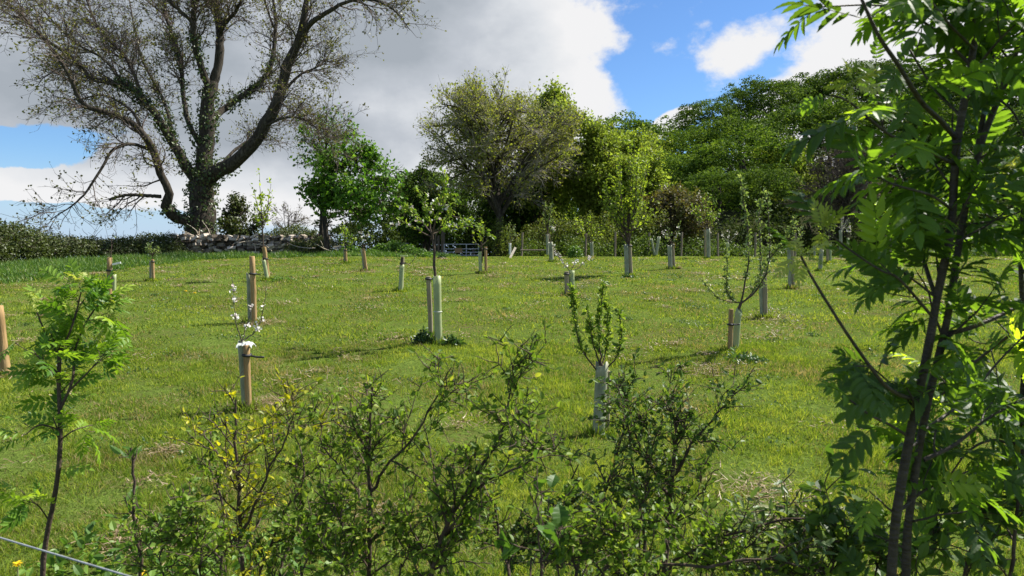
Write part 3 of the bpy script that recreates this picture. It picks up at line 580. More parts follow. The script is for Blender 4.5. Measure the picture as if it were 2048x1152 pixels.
for px in np.arange(690, 1060, 15):
    D_ = 47+rng.uniform(-2, 3); x = (px-1024)/F*D_; h = rng.uniform(1.1, 1.9); pts.append(((x, D_, ground(x, D_)+h*.6), (rng.uniform(.8, 1.2), .8, h)))
leafmass('undergrowth', 'dark tangled undergrowth below the trees behind the gate', 'undergrowth', pts, rng, 12000, .17, 'darkshadeleaf', kind='stuff')
pts = []
for px in np.arange(985, 1330, 14):
    D_ = 35.5+rng.uniform(-1.2, 1.2); x = (px-1024)/F*D_; top = W(px, rng.uniform(405, 480), D_)[2]; g = ground(x, D_); pts.append(((x, D_, g+(top-g)*.5), (rng.uniform(.35, .7), .6, (top-g)*.5)))
leafmass('scrub', 'loose olive-green scrub growing in front of the trunks behind the rail fence', 'scrub', pts, rng, 11000, .11, 'scrubleaf', kind='stuff')
# hedge on the left
pts = []
for t in np.linspace(0, 1, 46):
    px = -120+t*510; D_ = 19.5+t*12.5; top = np.interp(px, [-120, 0, 45, 60, 130, 200, 280, 330, 400], [440, 446, 450, 462, 474, 478, 472, 470, 478])+rng.uniform(-4, 4)
    p = W(px, top, D_); g = ground(p[0], D_); h = p[2]-g; pts.append(((p[0], D_, g+h*.5), (rng.uniform(.5, .8), rng.uniform(.5, .8), h*.5)))
    pts.append(((p[0]+rng.uniform(-.3, .3), D_-.4, g+h*.28), (.6, .5, h*.34)))
leafmass('hedge', 'long dark brownish-green hedge running along the left edge of the field', 'hedge', pts, rng, 42000, .085, 'hedgeleaf', twigs=900)
pts = []
for px, pt, D_, w in ((530, 468, 33.5, 30), (560, 458, 35, 35), (592, 452, 36, 40), (625, 462, 34, 34), (640, 475, 32, 30), (600, 480, 31.5, 30), (665, 480, 33, 28)):
    p = W(px, pt, D_); g = ground(p[0], D_); h = p[2]-g; pts.append(((p[0], D_, g+h*.45), (w*D_/F*.9, .8, h*.55)))
leafmass('bramble_thicket', 'olive-brown bramble mound at the right end of the stone wall', 'bramble', pts, rng, 9000, .11, 'hedgeleaf', twigs=350)
pts = []
for px, pt, D_, w in ((742, 500, 30, 16), (765, 488, 31, 20), (790, 483, 31.5, 22), (815, 490, 31, 20), (838, 498, 30.5, 16), (700, 492, 31, 22), (855, 505, 30, 10)):
    p = W(px, pt, D_); g = ground(p[0], D_); h = p[2]-g; pts.append(((p[0], D_, g+h*.4), (w*D_/F, .5, h*.6)))
leafmass('nettle_patch', 'bright green nettle bank left of the field gate', 'weeds', pts, rng, 6500, .10, 'nettle')
for (px, py, w, h, lab, mt) in ((1150, 515, 28, 20, 'rounded bright green bush at the foot of the wood between two guards', 'nettle'), (884, 517, 12, 7, 'low dark tussock growing in front of the gate post', 'weed')):
    p = on_ground(px, py); pts = [((p[0], p[1], p[2]+h*p[1]/F*.4), (w/2*p[1]/F, .3, h*.7*p[1]/F))]
    leafmass('bush', lab, 'bush', pts, rng, 1100, .07, mt)

# ------------------------------------------------------------------ dry stone wall, logs, gate, fence
def stone_t(rng):
    v = np.array([[x, y, z] for x in (-1, 1) for y in (-1, 1) for z in (-1, 1)], float); v = v*rng.uniform(.6, 1.05, v.shape)
    return v
def stone_wall():
    rng = R(61); mb = MB(); A = W(350, 510, 31.); B = W(650, 512, 33.); n = 26; rows = 8
    L = np.linalg.norm((B-A)[:2]); ex = (B-A)/L; ex[2] = 0
    box_ = [[0, 1, 3, 2], [4, 6, 7, 5], [0, 4, 5, 1], [2, 3, 7, 6], [0, 2, 6, 4], [1, 5, 7, 3]]
    for r in range(rows):
        x = rng.uniform(-.2, 0)
        top = .82
        while x < L:
            w = rng.uniform(.16, .42)*(1.25 if r == 0 else 1); hh = 1.0/rows*rng.uniform(.85, 1.35); p = A+ex*(x+w/2); g = ground(p[0], p[1])
            zlim = .98+.10*nz(x, 0, 1.3, 3)
            z = g+(r+.5)*1.0/rows
            if z-g < zlim:
                v = stone_t(rng)*[w*.5, rng.uniform(.12, .24), hh*.52]
                a = rng.normal(0, .3); rot = np.array([[cos(a), 0, -sin(a)], [0, 1, 0], [sin(a), 0, cos(a)]]); v = v@rot.T
                b = rng.normal(0, .35); rot = np.array([[cos(b), -sin(b), 0], [sin(b), cos(b), 0], [0, 0, 1]]); v = v@rot.T
                mb.add(v+[p[0], p[1]+rng.uniform(-.06, .06), z], box_, None, rng.random())
            x += w*rng.uniform(.95, 1.1)
    p = (A+B)/2; box(mb, [p[0], p[1]+.1, ground(p[0], p[1])+.4], [L, .06, .7], [[ex[0], -ex[1], 0], [ex[1], ex[0], 0], [0, 0, 1]], r=0)
    tag(mb.build('dry_stone_wall', M['stone'], origin=(p[0], p[1], ground(p[0], p[1]))), 'low grey dry stone wall in front of the big ash trunk', 'wall')
stone_wall()
rng = R(62)
for (px, py, D_, n, lab) in ((402, 488, 31.6, 30, 'tangle of pale cut branches heaped on the wall below the big ash trunk'), (520, 484, 32, 16, 'pale broken branches on top of the wall right of the ash'), (668, 497, 31, 12, 'scattered pale dead branches by the bramble mound')):
    p = W(px, py, D_); mb = MB(); S = p+rng.normal(0, .35, (n, 3))*[1.3, .3, .35]; dd = rng.normal(0, 1, (n, 3))*[1, .4, .45]
    tubes(mb, grow(rng, S, dd, rng.uniform(.5, 1.3, n), 6, .15), taper(n, 6, .022, .009), 5)
    tag(mb.build('brushwood', M['palewood'], origin=p), lab, 'dead branches')
def gate():
    D_ = 41.; A = W(888, 515, D_); B = W(958, 515, D_); top = W(888, 488.5, D_)[2]; z0 = W(900, 516, D_)[2]
    base = np.array([(A[0]+B[0])/2, D_, z0-.1]); root = thing('field_gate', base, 'galvanised metal five-bar field gate at the back of the field', 'gate')
    zs = [z0+(top-z0)*f for f in (0, .2, .42, .66, 1.)]
    for z in zs:
        m = MB(); tubes(m, [[[A[0], D_, z], [B[0], D_, z]]], .026, 8); m.build('rail', M['steel'], root, True, base)
    for x in (A[0]+.02, A[0]*.36+B[0]*.64, B[0]-.02):
        m = MB(); tubes(m, [[[x, D_-.02, z0-.02], [x, D_-.02, top+.02]]], .028, 8); m.build('upright', M['steel'], root, True, base)
    p = W(917, 501, D_-.06); m = MB(); box(m, p, (15*D_/F, .02, 9.5*D_/F)); s = m.build('notice_board', M['signmat'], origin=p); tag(s, 'small blank tan board fixed to the bars of the metal gate', 'sign')
    for (px, pt, w, lab) in ((886, 455, 8, 'thick brown hanging post at the left end of the metal gate'), (877, 472, 5, 'slimmer grey post left of the gate hanging post'), (871, 468, 4, 'thin leaning grey post farthest left of the gate'), (947, 497, 6, 'short dark post seen behind the bars of the gate')):
        b = W(px, 518, D_+.2 if px < 900 else D_+.6); t = W(px, pt, b[1]); m = MB(); b[2] -= .1
        r = w/2*D_/F; tubes(m, [[b, (b+t)/2+[.01, 0, 0], t, t+[0, 0, .03]]], [[r*1.05, r, r*.95, r*.5]], 8, True)
        tag(m.build('gate_post', M['post'], origin=b), lab, 'post')
gate()
rng = R(63)
def rail_fence():
    for i, px in enumerate(np.array([1043, 1098, 1171, 1230, 1296, 1362, 1436, 1510, 1590, 1680, 1780, 1880, 1990])):
        D_ = 31.5; p = W(px, 515, D_); g = ground(p[0], D_)-.1; b = np.array([p[0], D_, g]); m = MB(); h = 1.22+rng.uniform(-.05, .05)
        tubes(m, [[b, b+[rng.normal(0, .02), 0, h]]], .045, 7, True)
        lab = ['post at the left end of the rail fence behind the leaning board', 'post of the rail fence behind the pair of pale guards', 'post of the rail fence left of the guard at the wood edge', 'thin grey post left of the tall leafy sapling', 'grey post just right of the tall leafy sapling',
               'grey post behind the brown-tinged bushy tree', 'grey post between the tall slim guard and the twiggy one', 'grey post behind the upright stems of the near sapling', 'grey post behind the double guard and stake', 'grey post in the wood shade behind the cluster of guards',
               'fence post in the shade left of the rowan stems', 'fence post hidden behind the rowan stems', 'rightmost post of the fence along the wood'][i]
        tag(m.build('fence_post', M['post'], origin=b), lab, 'fence post', 'posts of the fence along the wood')
    m = MB(); D_ = 31.45; P = [[W(px, 500, D_)+[0, 0, 0] for px in np.linspace(1040, 1099, 6)]]; tubes(m, P, .035, 6, True); tag(m.build('fence_rail', M['post'], origin=P[0][0]), 'single dark wooden rail between the leaning board and the paired guards', 'rail')
rail_fence()
a = W(1019, 518, 26.5); b = W(1031, 495, 26.8); m = MB(); d = unit(b-a); X = unit(np.cross(d, [0, 1, 0])); Y = np.cross(d, X)
box(m, (a+b)/2, (.09, .03, np.linalg.norm(b-a)), np.stack([X, Y, d], -1)); tag(m.build('wooden_board', M['palewood'], origin=a), 'pale sawn board leaning at an angle in front of the rail fence', 'board')

# ------------------------------------------------------------------ orchard: stakes, guards and young trees
BASES = []
def stake(bp, tp, D_, w, lab, mat='stake', tie=None, tie_to=None, ty=None, round_=False):
    b = on_ground(*bp) if D_ is None else W(*bp, D_); b[2] = ground(b[0], b[1])-.02; t = W(*tp, b[1]); rng = R(int(abs(bp[0])*7)); BASES.append(b)
    root = thing('wooden_stake', b, lab, 'stake', 'stakes of the orchard'); m = MB(); r = w/2*b[1]/F
    k = 7; P = b+(t-b)*np.linspace(0, 1, k)[:, None]+rng.normal(0, r*.04, (k, 3)); P = np.vstack([P, P[-1]+(t-b)*.004]); rr = np.r_[np.full(k, r)*rng.uniform(.96, 1.04, k), r*.82]
    tubes(m, P[None], rr[None], 12 if round_ else 10, True); m.build('post', M[mat], root, round_, b)
    if tie is not None:
        c = b+(t-b)*tie; m = MB(); th = np.linspace(0, 2*pi, 15); rad = r*1.12
        pts = c+np.stack([np.cos(th)*rad, np.sin(th)*rad, np.sin(th*2)*.003], -1); tubes(m, pts[None], .010+r*.14, 6)
        e = W(tie_to[0], tie_to[1], b[1]-.01); st = c+unit(e-c)*rad; pts = spline([st, (st+e)/2+[0, 0, -.006], e], 6); tubes(m, pts[None], .009, 5, True)
        m.build('tie', M['rubber'], root, True, b)
    return b
def guard(bp, tp, w, lab, mat='tube', D_=None, ragged=.02, collar=False):
    b = on_ground(*bp) if D_ is None else W(*bp, D_); b[2] = ground(b[0], b[1])-.01; BASES.append(b); t = W(*tp, b[1]); r = w/2*b[1]/F; rng = R(int(bp[0]*3+5)); n = 20; k = 9
    th = np.linspace(0, 2*pi, n, endpoint=False); rings = []
    for j, u in enumerate(np.linspace(0, 1, k)):
        c = b+(t-b)*u; rr = r*(1+.05*nz(th, th*0+u*3, 2, bp[0]))*(1.06 if j == k-1 else 1)
        z = (ragged*np.sin(th*2+bp[0])+ragged*.5*np.sin(th*5)) if j == k-1 else th*0
        rings.append(np.stack([c[0]+np.cos(th)*rr, c[1]+np.sin(th)*rr, c[2]+z], -1))
    rings = np.array(rings); inner = rings[::-1]*1.0
    cc = (b+(t-b)*np.linspace(1, 0, k)[:, None])[:, None]; inner = cc+(inner-cc)*[.92, .92, 1]; V = np.concatenate([rings, inner]).reshape(-1, 3); q = []
    for j in range(2*k-1):
        for i in range(n): q.append([j*n+i, j*n+(i+1) % n, (j+1)*n+(i+1) % n, (j+1)*n+i])
    root = thing('tree_guard', b, lab, 'tree guard', 'plastic tubes around the young trees'); m = MB(); m.add(V, q); m.build('tube', M[mat], root, True, b)
    if collar:
        m = MB(); c = b+(t-b)*collar; tt = np.linspace(0, 2*pi, 21); tubes(m, (c+np.stack([np.cos(tt)*r*1.06, np.sin(tt)*r*1.06, tt*0], -1))[None], .006, 5); m.build('band', M['whitetube'], root, True, b)
    return b
def young_tree(name, lab, b, stems, ws, leafspec, seed, twig='darktwig', blossom=0, bsize=.02, side=20, sl=(.05, .16), cat='young tree', sl_leaf=True, up=.35, tip_cluster=False):
    """stems: list of traced polylines [(px,py,dy),...]; first is the trunk"""
    rng = R(seed); root = thing(name, b, lab, cat, 'young fruit trees of the orchard'); D_ = b[1]; pm = D_/F; m = MB(); SP = []; SR = []
    for st, (w0, w1) in zip(stems, ws):
        P = spline([W(x, y, D_+d) for x, y, d in st], 14); P[1:] += rng.normal(0, .004, (13, 3)); rr = np.linspace(w0, w1, 14)*pm/2; tubes(m, P[None], rr[None], 7); SP.append(P); SR.append(rr)
    SP = np.array(SP); SR = np.array(SR)
    lt = np.linalg.norm(SP[:, 1:]-SP[:, :-1], axis=-1).sum(1)
    if len(stems) > 1: lt[0] *= .05
    lm, ln, ls, tpl = leafspec; allP = SP[1:] if len(stems) > 1 else SP
    if side:
        S, D, r, t, _ = spawn(rng, SP, SR, side, .2, 1., (30, 70), up, wlen=lt); P1 = grow(rng, S, D, rng.uniform(*sl, len(S)), 5, .15, .06)
        tubes(m, P1, taper(len(S), 5, np.minimum(r*.6, .006+.15*r), .0022), 4); pass
    m.build('trunk', M[twig], root, True, b)
    lf = MB(); n1 = ln//2 if side else ln
    p, d = along(rng, allP, n1, .25, 1., ls*.25); rand_leaves(lf, rng, p, tpl, ls*.6, ls*1.25, up=.5, D=d*.7, spread=.7)
    if side: p, d = along(rng, P1, ln-n1, .1, 1.05, ls*.25); rand_leaves(lf, rng, p, tpl, ls*.6, ls*1.25, up=.5, D=d*.7, spread=.7)
    if ln: lf.build('foliage', M[lm], root, origin=b)
    if blossom:
        bl = MB(); src = P1 if side else allP; p, d = along(rng, src, blossom, .35, 1., .008)
        pp = np.concatenate([p+rng.normal(0, bsize*.9, p.shape) for _ in range(4)]); nn = rng.normal(0, .7, pp.shape); nn[:, 2] += .4
        stamp(bl, FLOWER, pp, frames(rng.normal(0, 1, pp.shape), nn), rng.uniform(bsize*.6, bsize*1.1, len(pp)), rng.random(len(pp))); bl.build('blossom', M['blossom'], root, origin=b)
    return root
def bushy(name, lab, b, tx, ty, box_, seed, lm, ln, ls, nst=8, blossom=0, twig='darktwig', w0=3.5, spread=.6, bs=.02, side=30):
    """trunk from the guard top (tx,ty) fanning into a crown box px"""
    rng = R(seed); x0, x1, y0, y1 = box_; pm = b[1]/F; rx = (x1-x0)/2*pm
    stems = [[(tx, ty+25, 0), (tx, ty, 0), ((tx*.6+(x0+x1)/2*.4), ty*.5+y1*.5, 0), ((x0+x1)/2, y1-(y1-y0)*.2, 0)]]; ws = [(w0, w0*.7)]
    for k in range(nst):
        ex = rng.uniform(x0+(x1-x0)*.08, x1-(x1-x0)*.08); f = 1-abs(ex-(x0+x1)/2)/((x1-x0)/2); ey = y0+(y1-y0)*(1-f)*rng.uniform(.35, .8)+rng.uniform(0, .25)*(y1-y0)
        cx = (x0+x1)/2; dy = rng.uniform(-1, 1)*rx*.7
        sy = y1-(y1-y0)*rng.uniform(-.1, .15)
        stems.append([(cx, sy, 0), (cx+(ex-cx)*.6, sy-(sy-ey)*.4, dy*.6), (ex, ey, dy)]); ws.append((w0*.55, .6))
    return young_tree(name, lab, b, stems, ws, (lm, ln, ls, LEAF2 if ls > .05 else CARD), seed, twig, blossom, bs, side, (rx*.25, rx*.6))
def mulch(px, py, w, lab, seed, n=160, mat='straw', ln=(.04, .14)):
    n = int(n*1.8)
    rng = R(seed); p = on_ground(px, py); w = w*p[1]/F; m = MB(); q = p+rng.normal(0, 1, (n, 3))*[w*.3, w*.28, 0]; q[:, 2] = ground(q[:, 0], q[:, 1])+rng.uniform(.004, .035, n)
    D = rng.normal(0, 1, (n, 3)); D[:, 2] *= .25; nn = rng.normal(0, .3, (n, 3)); nn[:, 2] = 1; L_ = rng.uniform(*ln, n)
    stamp(m, BLADE, q, frames(D, nn), np.stack([np.full(n, .007), L_, L_*.3], -1), rng.random(n)); tag(m.build('straw_mulch', M[mat], origin=p), lab, 'straw', kind='stuff')
def weeds(px, py, wpx, hpx, lab, seed, n, ls, mat='weed'):
    rng = R(seed); p = on_ground(px, py); w = wpx*p[1]/F/2; h = hpx*p[1]/F; m = MB(); u = rng.normal(0, .5, (n, 2))*[w, w*.6]; r = np.hypot(u[:, 0]/w, u[:, 1]/w)
    z = h*rng.random(n)*np.clip(1.15-r, .12, 1); q = np.stack([p[0]+u[:, 0], p[1]+u[:, 1], z], -1); q[:, 2] += ground(q[:, 0], q[:, 1]); rand_leaves(m, rng, q, LEAF2, ls*.6, ls*1.3, up=.7)
    tag(m.build('weed_clump', M[mat], origin=p), lab, 'weeds', kind='stuff')

# nearest, leafy upright pear in the middle (A)
b = guard((1197, 868), (1204, 728), 25, 'pale grey-green guard around the nearest leafy sapling, half hidden by shrubs', 'greytube')
young_tree('young_fruit_tree', 'upright five-stemmed leafy sapling growing from the closest grey-green guard', b,
    [[(1200, 800, 0), (1202, 760, 0), (1202, 728, 0)], [(1196, 745, 0), (1172, 712, -.05), (1157, 680, -.08), (1150, 630, -.1), (1147, 600, -.1), (1144, 572, -.1)], [(1200, 735, 0), (1187, 690, .05), (1180, 650, .08), (1176, 622, .1)],
     [(1203, 732, 0), (1200, 700, 0), (1200, 650, 0), (1203, 610, 0), (1205, 570, 0)], [(1203, 732, 0), (1212, 700, .06), (1216, 650, .08), (1212, 605, .1)], [(1208, 738, 0), (1230, 720, -.05), (1240, 690, -.06), (1242, 655, -.06), (1238, 625, -.06)]],
    [(8, 6), (3.6, 1.4), (3.6, 1.2), (4, 1.4), (3.2, 1.2), (3.4, 1.2)], ('appleleaf', 900, .040, LEAFN), 71, side=90, sl=(.015, .06))
stake((1214, 862), (1216, 742), None, 10, 'stake hidden behind the nearest pale guard', 'greystake', .86, (1226, 758))
# blossom apple in the centre-left (B)
b = guard((877, 687), (874, 552), 15.5, 'smooth pale green guard of the blossoming tree left of centre', 'tube', collar=.48, ragged=.006)
stake((862, 672), (857, 553), None, 10, 'dark brown stake left of the smooth pale guard under the blossoming tree', 'greystake', .96, (872, 556))
young_tree('blossoming_apple_tree', 'pink and white blossoming apple tree rising from the smooth pale guard', b,
    [[(873, 590, 0), (870, 552, 0), (868, 500, 0), (864, 465, 0)], [(864, 475, 0), (840, 462, -.1), (815, 448, -.2), (798, 440, -.3)], [(865, 468, 0), (885, 460, .1), (905, 455, .15), (940, 452, .2)], [(864, 470, 0), (858, 440, .05), (850, 410, .1), (832, 375, .1)],
     [(865, 465, 0), (875, 430, -.1), (888, 395, -.15), (894, 352, -.2)], [(866, 465, 0), (885, 450, -.05), (900, 425, -.1), (921, 408, -.1)], [(864, 468, 0), (845, 445, .2), (825, 425, .25), (806, 415, .3)], [(905, 432, 0), (930, 440, 0), (955, 452, .0), (985, 474, 0)]],
    [(6, 5), (3, 1.2), (3, 1.2), (3.5, 1.2), (3.5, 1.2), (3, 1.2), (3, 1.2), (2.6, 1.4)], ('appleleaf', 760, .055, LEAF2), 72, side=46, sl=(.06, .2), blossom=30, bsize=.020)
weeds(848, 686, 44, 30, 'dark leafy weed clump left of the smooth pale guard', 1, 340, .055); weeds(905, 692, 48, 22, 'dark leafy weed clump right of the smooth pale guard', 2, 260, .055)
# C front-left stake with white film
b = stake((497, 822), (493, 690), None, 13, 'brown round stake in front of the white crumpled guard with thin blossoming stems', 'stake', .85, (528, 714), round_=True)
b = guard((493, 822), (484, 686), 17, 'white crumpled plastic guard behind the brown stake at lower left', 'greytube', D_=b[1]+.07, ragged=.02)
m = MB(); c = W(492, 688, b[1]-.03); rng = R(3); gx, gy = np.meshgrid(np.linspace(-1, 1, 11), np.linspace(-1, 1, 9)); rr = np.clip(np.hypot(gx, gy), 0, 1.4)
v = np.stack([gx*.066, gy*.06, -.035*np.clip(rr-.75, 0, 1)**1.2*1.8+.010*nz(gx, gy, 4.)+rng.normal(0, .003, gx.shape)], -1).reshape(-1, 3)+rng.normal(0, .003, (99, 3)); v = np.concatenate([v, v-[0, 0, .004]])+c+[0, 0, .012]
ii, jj = np.meshgrid(np.arange(10), np.arange(8)); a_ = (jj*11+ii).ravel(); q_ = np.stack([a_, a_+1, a_+12, a_+11], -1); m.add(v, np.concatenate([q_, q_[:, ::-1]+99, [[k, k+99, k+100, k+1] for k in range(10)], [[88+k, 89+k, 188+k, 187+k] for k in range(10)], [[k*11, k*11+11, k*11+110, k*11+99] for k in range(8)], [[k*11+10, k*11+109, k*11+120, k*11+21] for k in range(8)]])); tag(m.build('plastic_film', M['whitetube'], origin=c), 'folded white plastic film capping the crumpled guard at lower left', 'plastic')
young_tree('young_blossom_tree', 'thin three-stemmed sapling with white blossom above the white plastic film', b,
    [[(487, 720, 0), (485, 695, 0), (484, 680, 0)], [(483, 682, 0), (474, 655, 0), (469, 620, 0), (467, 590, .05), (464, 555, .05)], [(485, 682, 0), (490, 660, 0), (497, 640, -.05), (501, 615, -.05)], [(485, 684, 0), (505, 668, .05), (520, 645, .1), (529, 610, .1), (533, 568, .1)]],
    [(5, 4), (2.4, 1), (2.2, 1), (2.4, 1)], ('greyleaf', 50, .028, LEAF2), 73, side=22, sl=(.015, .04), blossom=26, bsize=.014, twig='twig')
mulch(525, 812, 90, 'loose straw mulch at the foot of the white crumpled guard', 4, 260)
# D
b = stake((509, 648), (504, 513), None, 11, 'tall orange-brown stake in the middle left of the field', 'stake', .75, (521, 548), round_=True)
guard((502, 646), (499, 548), 12, 'dull guard tucked behind the tall orange-brown stake', 'greytube', D_=b[1]+.1); mulch(520, 648, 70, 'pale straw round the foot of the tall orange-brown stake', 5, 200)
# E
b = stake((537, 560), (528, 494), None, 8, 'leaning brown stake with black tie below the slim light green sapling', 'stake', .66, (541, 520))
guard((535, 561), (527, 519), 8, 'leaning pale green guard beside the leaning brown stake', 'tube', D_=b[1]-.05)
bushy('young_fruit_tree', 'slim light green sapling in front of the stone wall with thin trunk', b, 527, 496, (492, 556, 335, 452), 75, 'limeleaf', 230, .085, 7, w0=3.5, side=26)
weeds(560, 562, 60, 9, 'low yellow-flecked weeds beside the leaning brown stake', 6, 200, .05, 'nettle')
# F
b = stake((219, 612), (219, 515), None, 9, 'reddish-brown stake with black tie at the far left of the field', 'stake', .74, (232, 540), round_=True)
guard((227, 606), (228, 549), 8, 'short pale guard right of the reddish-brown stake', 'tube', D_=b[1]+.05, ragged=.004)
m = MB(); c = W(233, 527, b[1]); box(m, c, (.16, .02, .035), [[.96, 0, -.2], [0, 1, 0], [.2, 0, .96]]); tag(m.build('plastic_label', M['whitetube'], origin=c), 'white plastic label sticking out beside the reddish-brown stake', 'label')
young_tree('young_fruit_tree', 'leafless dark whip standing by the reddish-brown stake', b, [[(224, 575, 0), (223, 540, 0), (222, 505, 0), (223, 474, 0)]], [(3, 1.2)], ('greyleaf', 14, .04, LEAF2), 76, side=7, sl=(.1, .3))
# G
b = stake((307, 562), (305, 519), None, 6, 'short pale stake near the long grass at the left', 'stake', .9, (303, 522)); guard((302, 562), (302, 523), 6, 'short dull guard left of the short pale stake', 'greytube', D_=b[1]+.06)
bushy('young_fruit_tree', 'small pale green bushy sapling in front of the left hedge', b, 304, 520, (286, 324, 482, 512), 77, 'greyleaf', 170, .06, 9, w0=2, side=24)
# H
b = stake((13, 752), (-4, 612), None, 17, 'thick orange-brown leaning stake, leftmost of all stakes', 'stake', round_=True); guard((2, 754), (-12, 640), 18, 'dull guard behind the thick leaning stake, leftmost of all guards', 'greytube', D_=b[1]+.12)
mulch(22, 752, 60, 'pale trodden straw at the foot of the thick leaning stake', 7, 150)
# I, J
b = stake((693, 527), (691, 498), None, 5, 'small stake below the feathery sapling at the back left', 'stake', .9, (688, 500)); guard((690, 526), (689, 499), 5, 'small guard below the feathery sapling at the back left', 'greytube', D_=b[1]+.08)
bushy('young_fruit_tree', 'feathery yellow-green sapling under the bright green leaning tree', b, 691, 500, (664, 716, 455, 494), 78, 'appleleaf', 200, .09, 9, w0=2.4, side=26)
b = stake((733, 543), (727, 497), None, 6, 'slightly leaning light stake left of the nettle bank', 'stake'); guard((730, 543), (725, 499), 7, 'slim guard touching the light stake left of the nettle bank', 'greytube', D_=b[1]+.06)
young_tree('young_blossom_tree', 'thin twiggy sapling with small blossoms left of the nettle bank', b, [[(727, 505, 0), (726, 490, 0)], [(726, 492, 0), (722, 475, 0), (722, 455, 0)], [(727, 492, 0), (733, 480, 0), (736, 462, 0)], [(727, 494, 0), (742, 484, .1), (748, 470, .1)]], [(2.5, 2), (1.6, 1), (1.6, 1), (1.5, 1)], ('greyleaf', 50, .06, LEAF2), 79, side=12, sl=(.08, .2), blossom=7, bsize=.03)
# K
b = guard((801, 583), (804, 530), 9.5, 'pale green guard with a dark stub of a tree left of the blossoming tree', 'tube', collar=False, ragged=.01)
stake((803, 582), (805, 514), b[1]+.08, 8, 'brown stake inside the pale guard left of the blossoming tree', 'greystake', .82, (812, 524))
m = MB(); c = W(808, 511.5, b[1]); box(m, c, (.15, .08, .025), r=.5); tag(m.build('plastic_film', M['tube'], origin=c), 'flat pale green plastic scrap on top of the dark stub', 'plastic')
young_tree('young_fruit_tree', 'broken dark sapling with one long curved twig left of the blossoming tree', b, [[(803, 560, 0), (803, 530, 0), (804, 514, 0)], [(804, 524, 0), (818, 528, 0), (828, 518, 0), (836, 504, 0)], [(804, 522, 0), (795, 515, 0), (790, 500, 0)]], [(4, 3), (1.4, .8), (1.2, .8)], ('greyleaf', 8, .04, LEAF2), 80, side=0)
weeds(800, 582, 26, 8, 'dark small weeds at the base of the guard with the dark stub', 8, 100, .05)
# L
b = stake((972, 547), (971, 494), None, 6, 'bright light-brown stake right of the gate', 'stake', .93, (958, 504)); guard((961, 546), (960, 504), 7, 'thin pale guard left of the bright light-brown stake by the gate', 'tube', D_=b[1])
bushy('young_fruit_tree', 'light leafy sapling growing before the right end of the gate', b, 964, 500, (938, 986, 430, 492), 81, 'limeleaf', 110, .075, 6, w0=2.6, side=20)
# M
b = guard((1020, 514), (1020, 487), 4.5, 'thin white guard beside the leaning pale board', 'whitetube'); bushy('young_fruit_tree', 'sparse sapling above the thin white guard by the leaning board', b, 1020, 487, (1004, 1036, 436, 484), 82, 'greyleaf', 80, .07, 5, w0=1.6, side=14)
# N
b = guard((1103, 524), (1101, 485), 9, 'mossy pale guard right of the half-leafed tree trunk', 'greytube'); stake((1105, 523), (1106, 488), b[1]+.1, 4, 'stake behind the mossy pale guard', 'greystake')
young_tree('young_blossom_tree', 'sapling with one white-blossomed arching stem above the mossy pale guard', b, [[(1101, 500, 0), (1101, 485, 0)], [(1101, 486, 0), (1098, 470, 0), (1104, 458, 0)], [(1102, 488, 0), (1112, 500, -.2), (1120, 520, -.4)], [(1101, 486, 0), (1106, 470, .1), (1103, 455, .1)]], [(2.4, 2), (1.5, 1), (1.8, 1), (1.4, .8)], ('greyleaf', 46, .06, LEAF2), 83, side=12, sl=(.05, .14), blossom=10, bsize=.03)
b = guard((1095, 513), (1094, 469), 5, 'tall slim guard just behind the mossy pale guard', 'greytube', D_=28.5)
bushy('young_fruit_tree', 'narrow upright pale sapling left of the yellow-green tree', b, 1094, 468, (1078, 1112, 382, 462), 84, 'greyleaf', 260, .08, 8, w0=2.4, side=30)
# O
b = guard((1184, 515), (1183, 484), 6.5, 'short pale guard at the wood edge behind the low guard', 'greytube', D_=26.5); bushy('young_fruit_tree', 'bright sapling with flat left branch at the wood edge', b, 1183, 485, (1140, 1216, 424, 482), 85, 'limeleaf', 260, .085, 9, w0=2.6, side=30)
# low guard, middle
b = guard((1143, 590), (1143, 541), 12, 'short pale green guard standing right of centre before the wood', 'tube', ragged=.008); stake((1134, 588), (1133, 543), b[1]-.08, 9, 'brown stake with black tie left of the short pale green guard', 'greystake', .9, (1141, 546))
young_tree('young_blossom_tree', 'low sapling with three spreading blossom twigs above the short pale green guard', b, [[(1142, 560, 0), (1141, 542, 0)], [(1140, 543, 0), (1130, 530, 0), (1120, 515, 0), (1110, 502, 0)], [(1141, 543, 0), (1148, 530, 0), (1153, 518, .1)], [(1143, 544, 0), (1158, 535, .1), (1170, 522, .2), (1182, 515, .2)]], [(3, 2.5), (1.8, 1), (1.6, .8), (1.8, 1)], ('greyleaf', 20, .03, LEAF2), 86, side=16, sl=(.02, .05), blossom=22, bsize=.022, twig='twig')
# P tall leafy
b = stake((1262, 552), (1259, 489), None, 8, 'brown stake right of the guard of the tall leafy sapling', 'greystake', .96, (1252, 492)); guard((1254, 553), (1252, 490), 9, 'grey guard of the tall leafy sapling', 'greytube', D_=b[1]-.03)
bushy('young_fruit_tree', 'tall bright green leafy sapling, largest young tree in the field', b, 1256, 488, (1196, 1316, 256, 475), 87, 'limeleaf', 2600, .08, 20, w0=6.5, side=150)
weeds(1258, 556, 32, 9, 'dark weeds round the foot of the tall leafy sapling', 9, 130, .06)
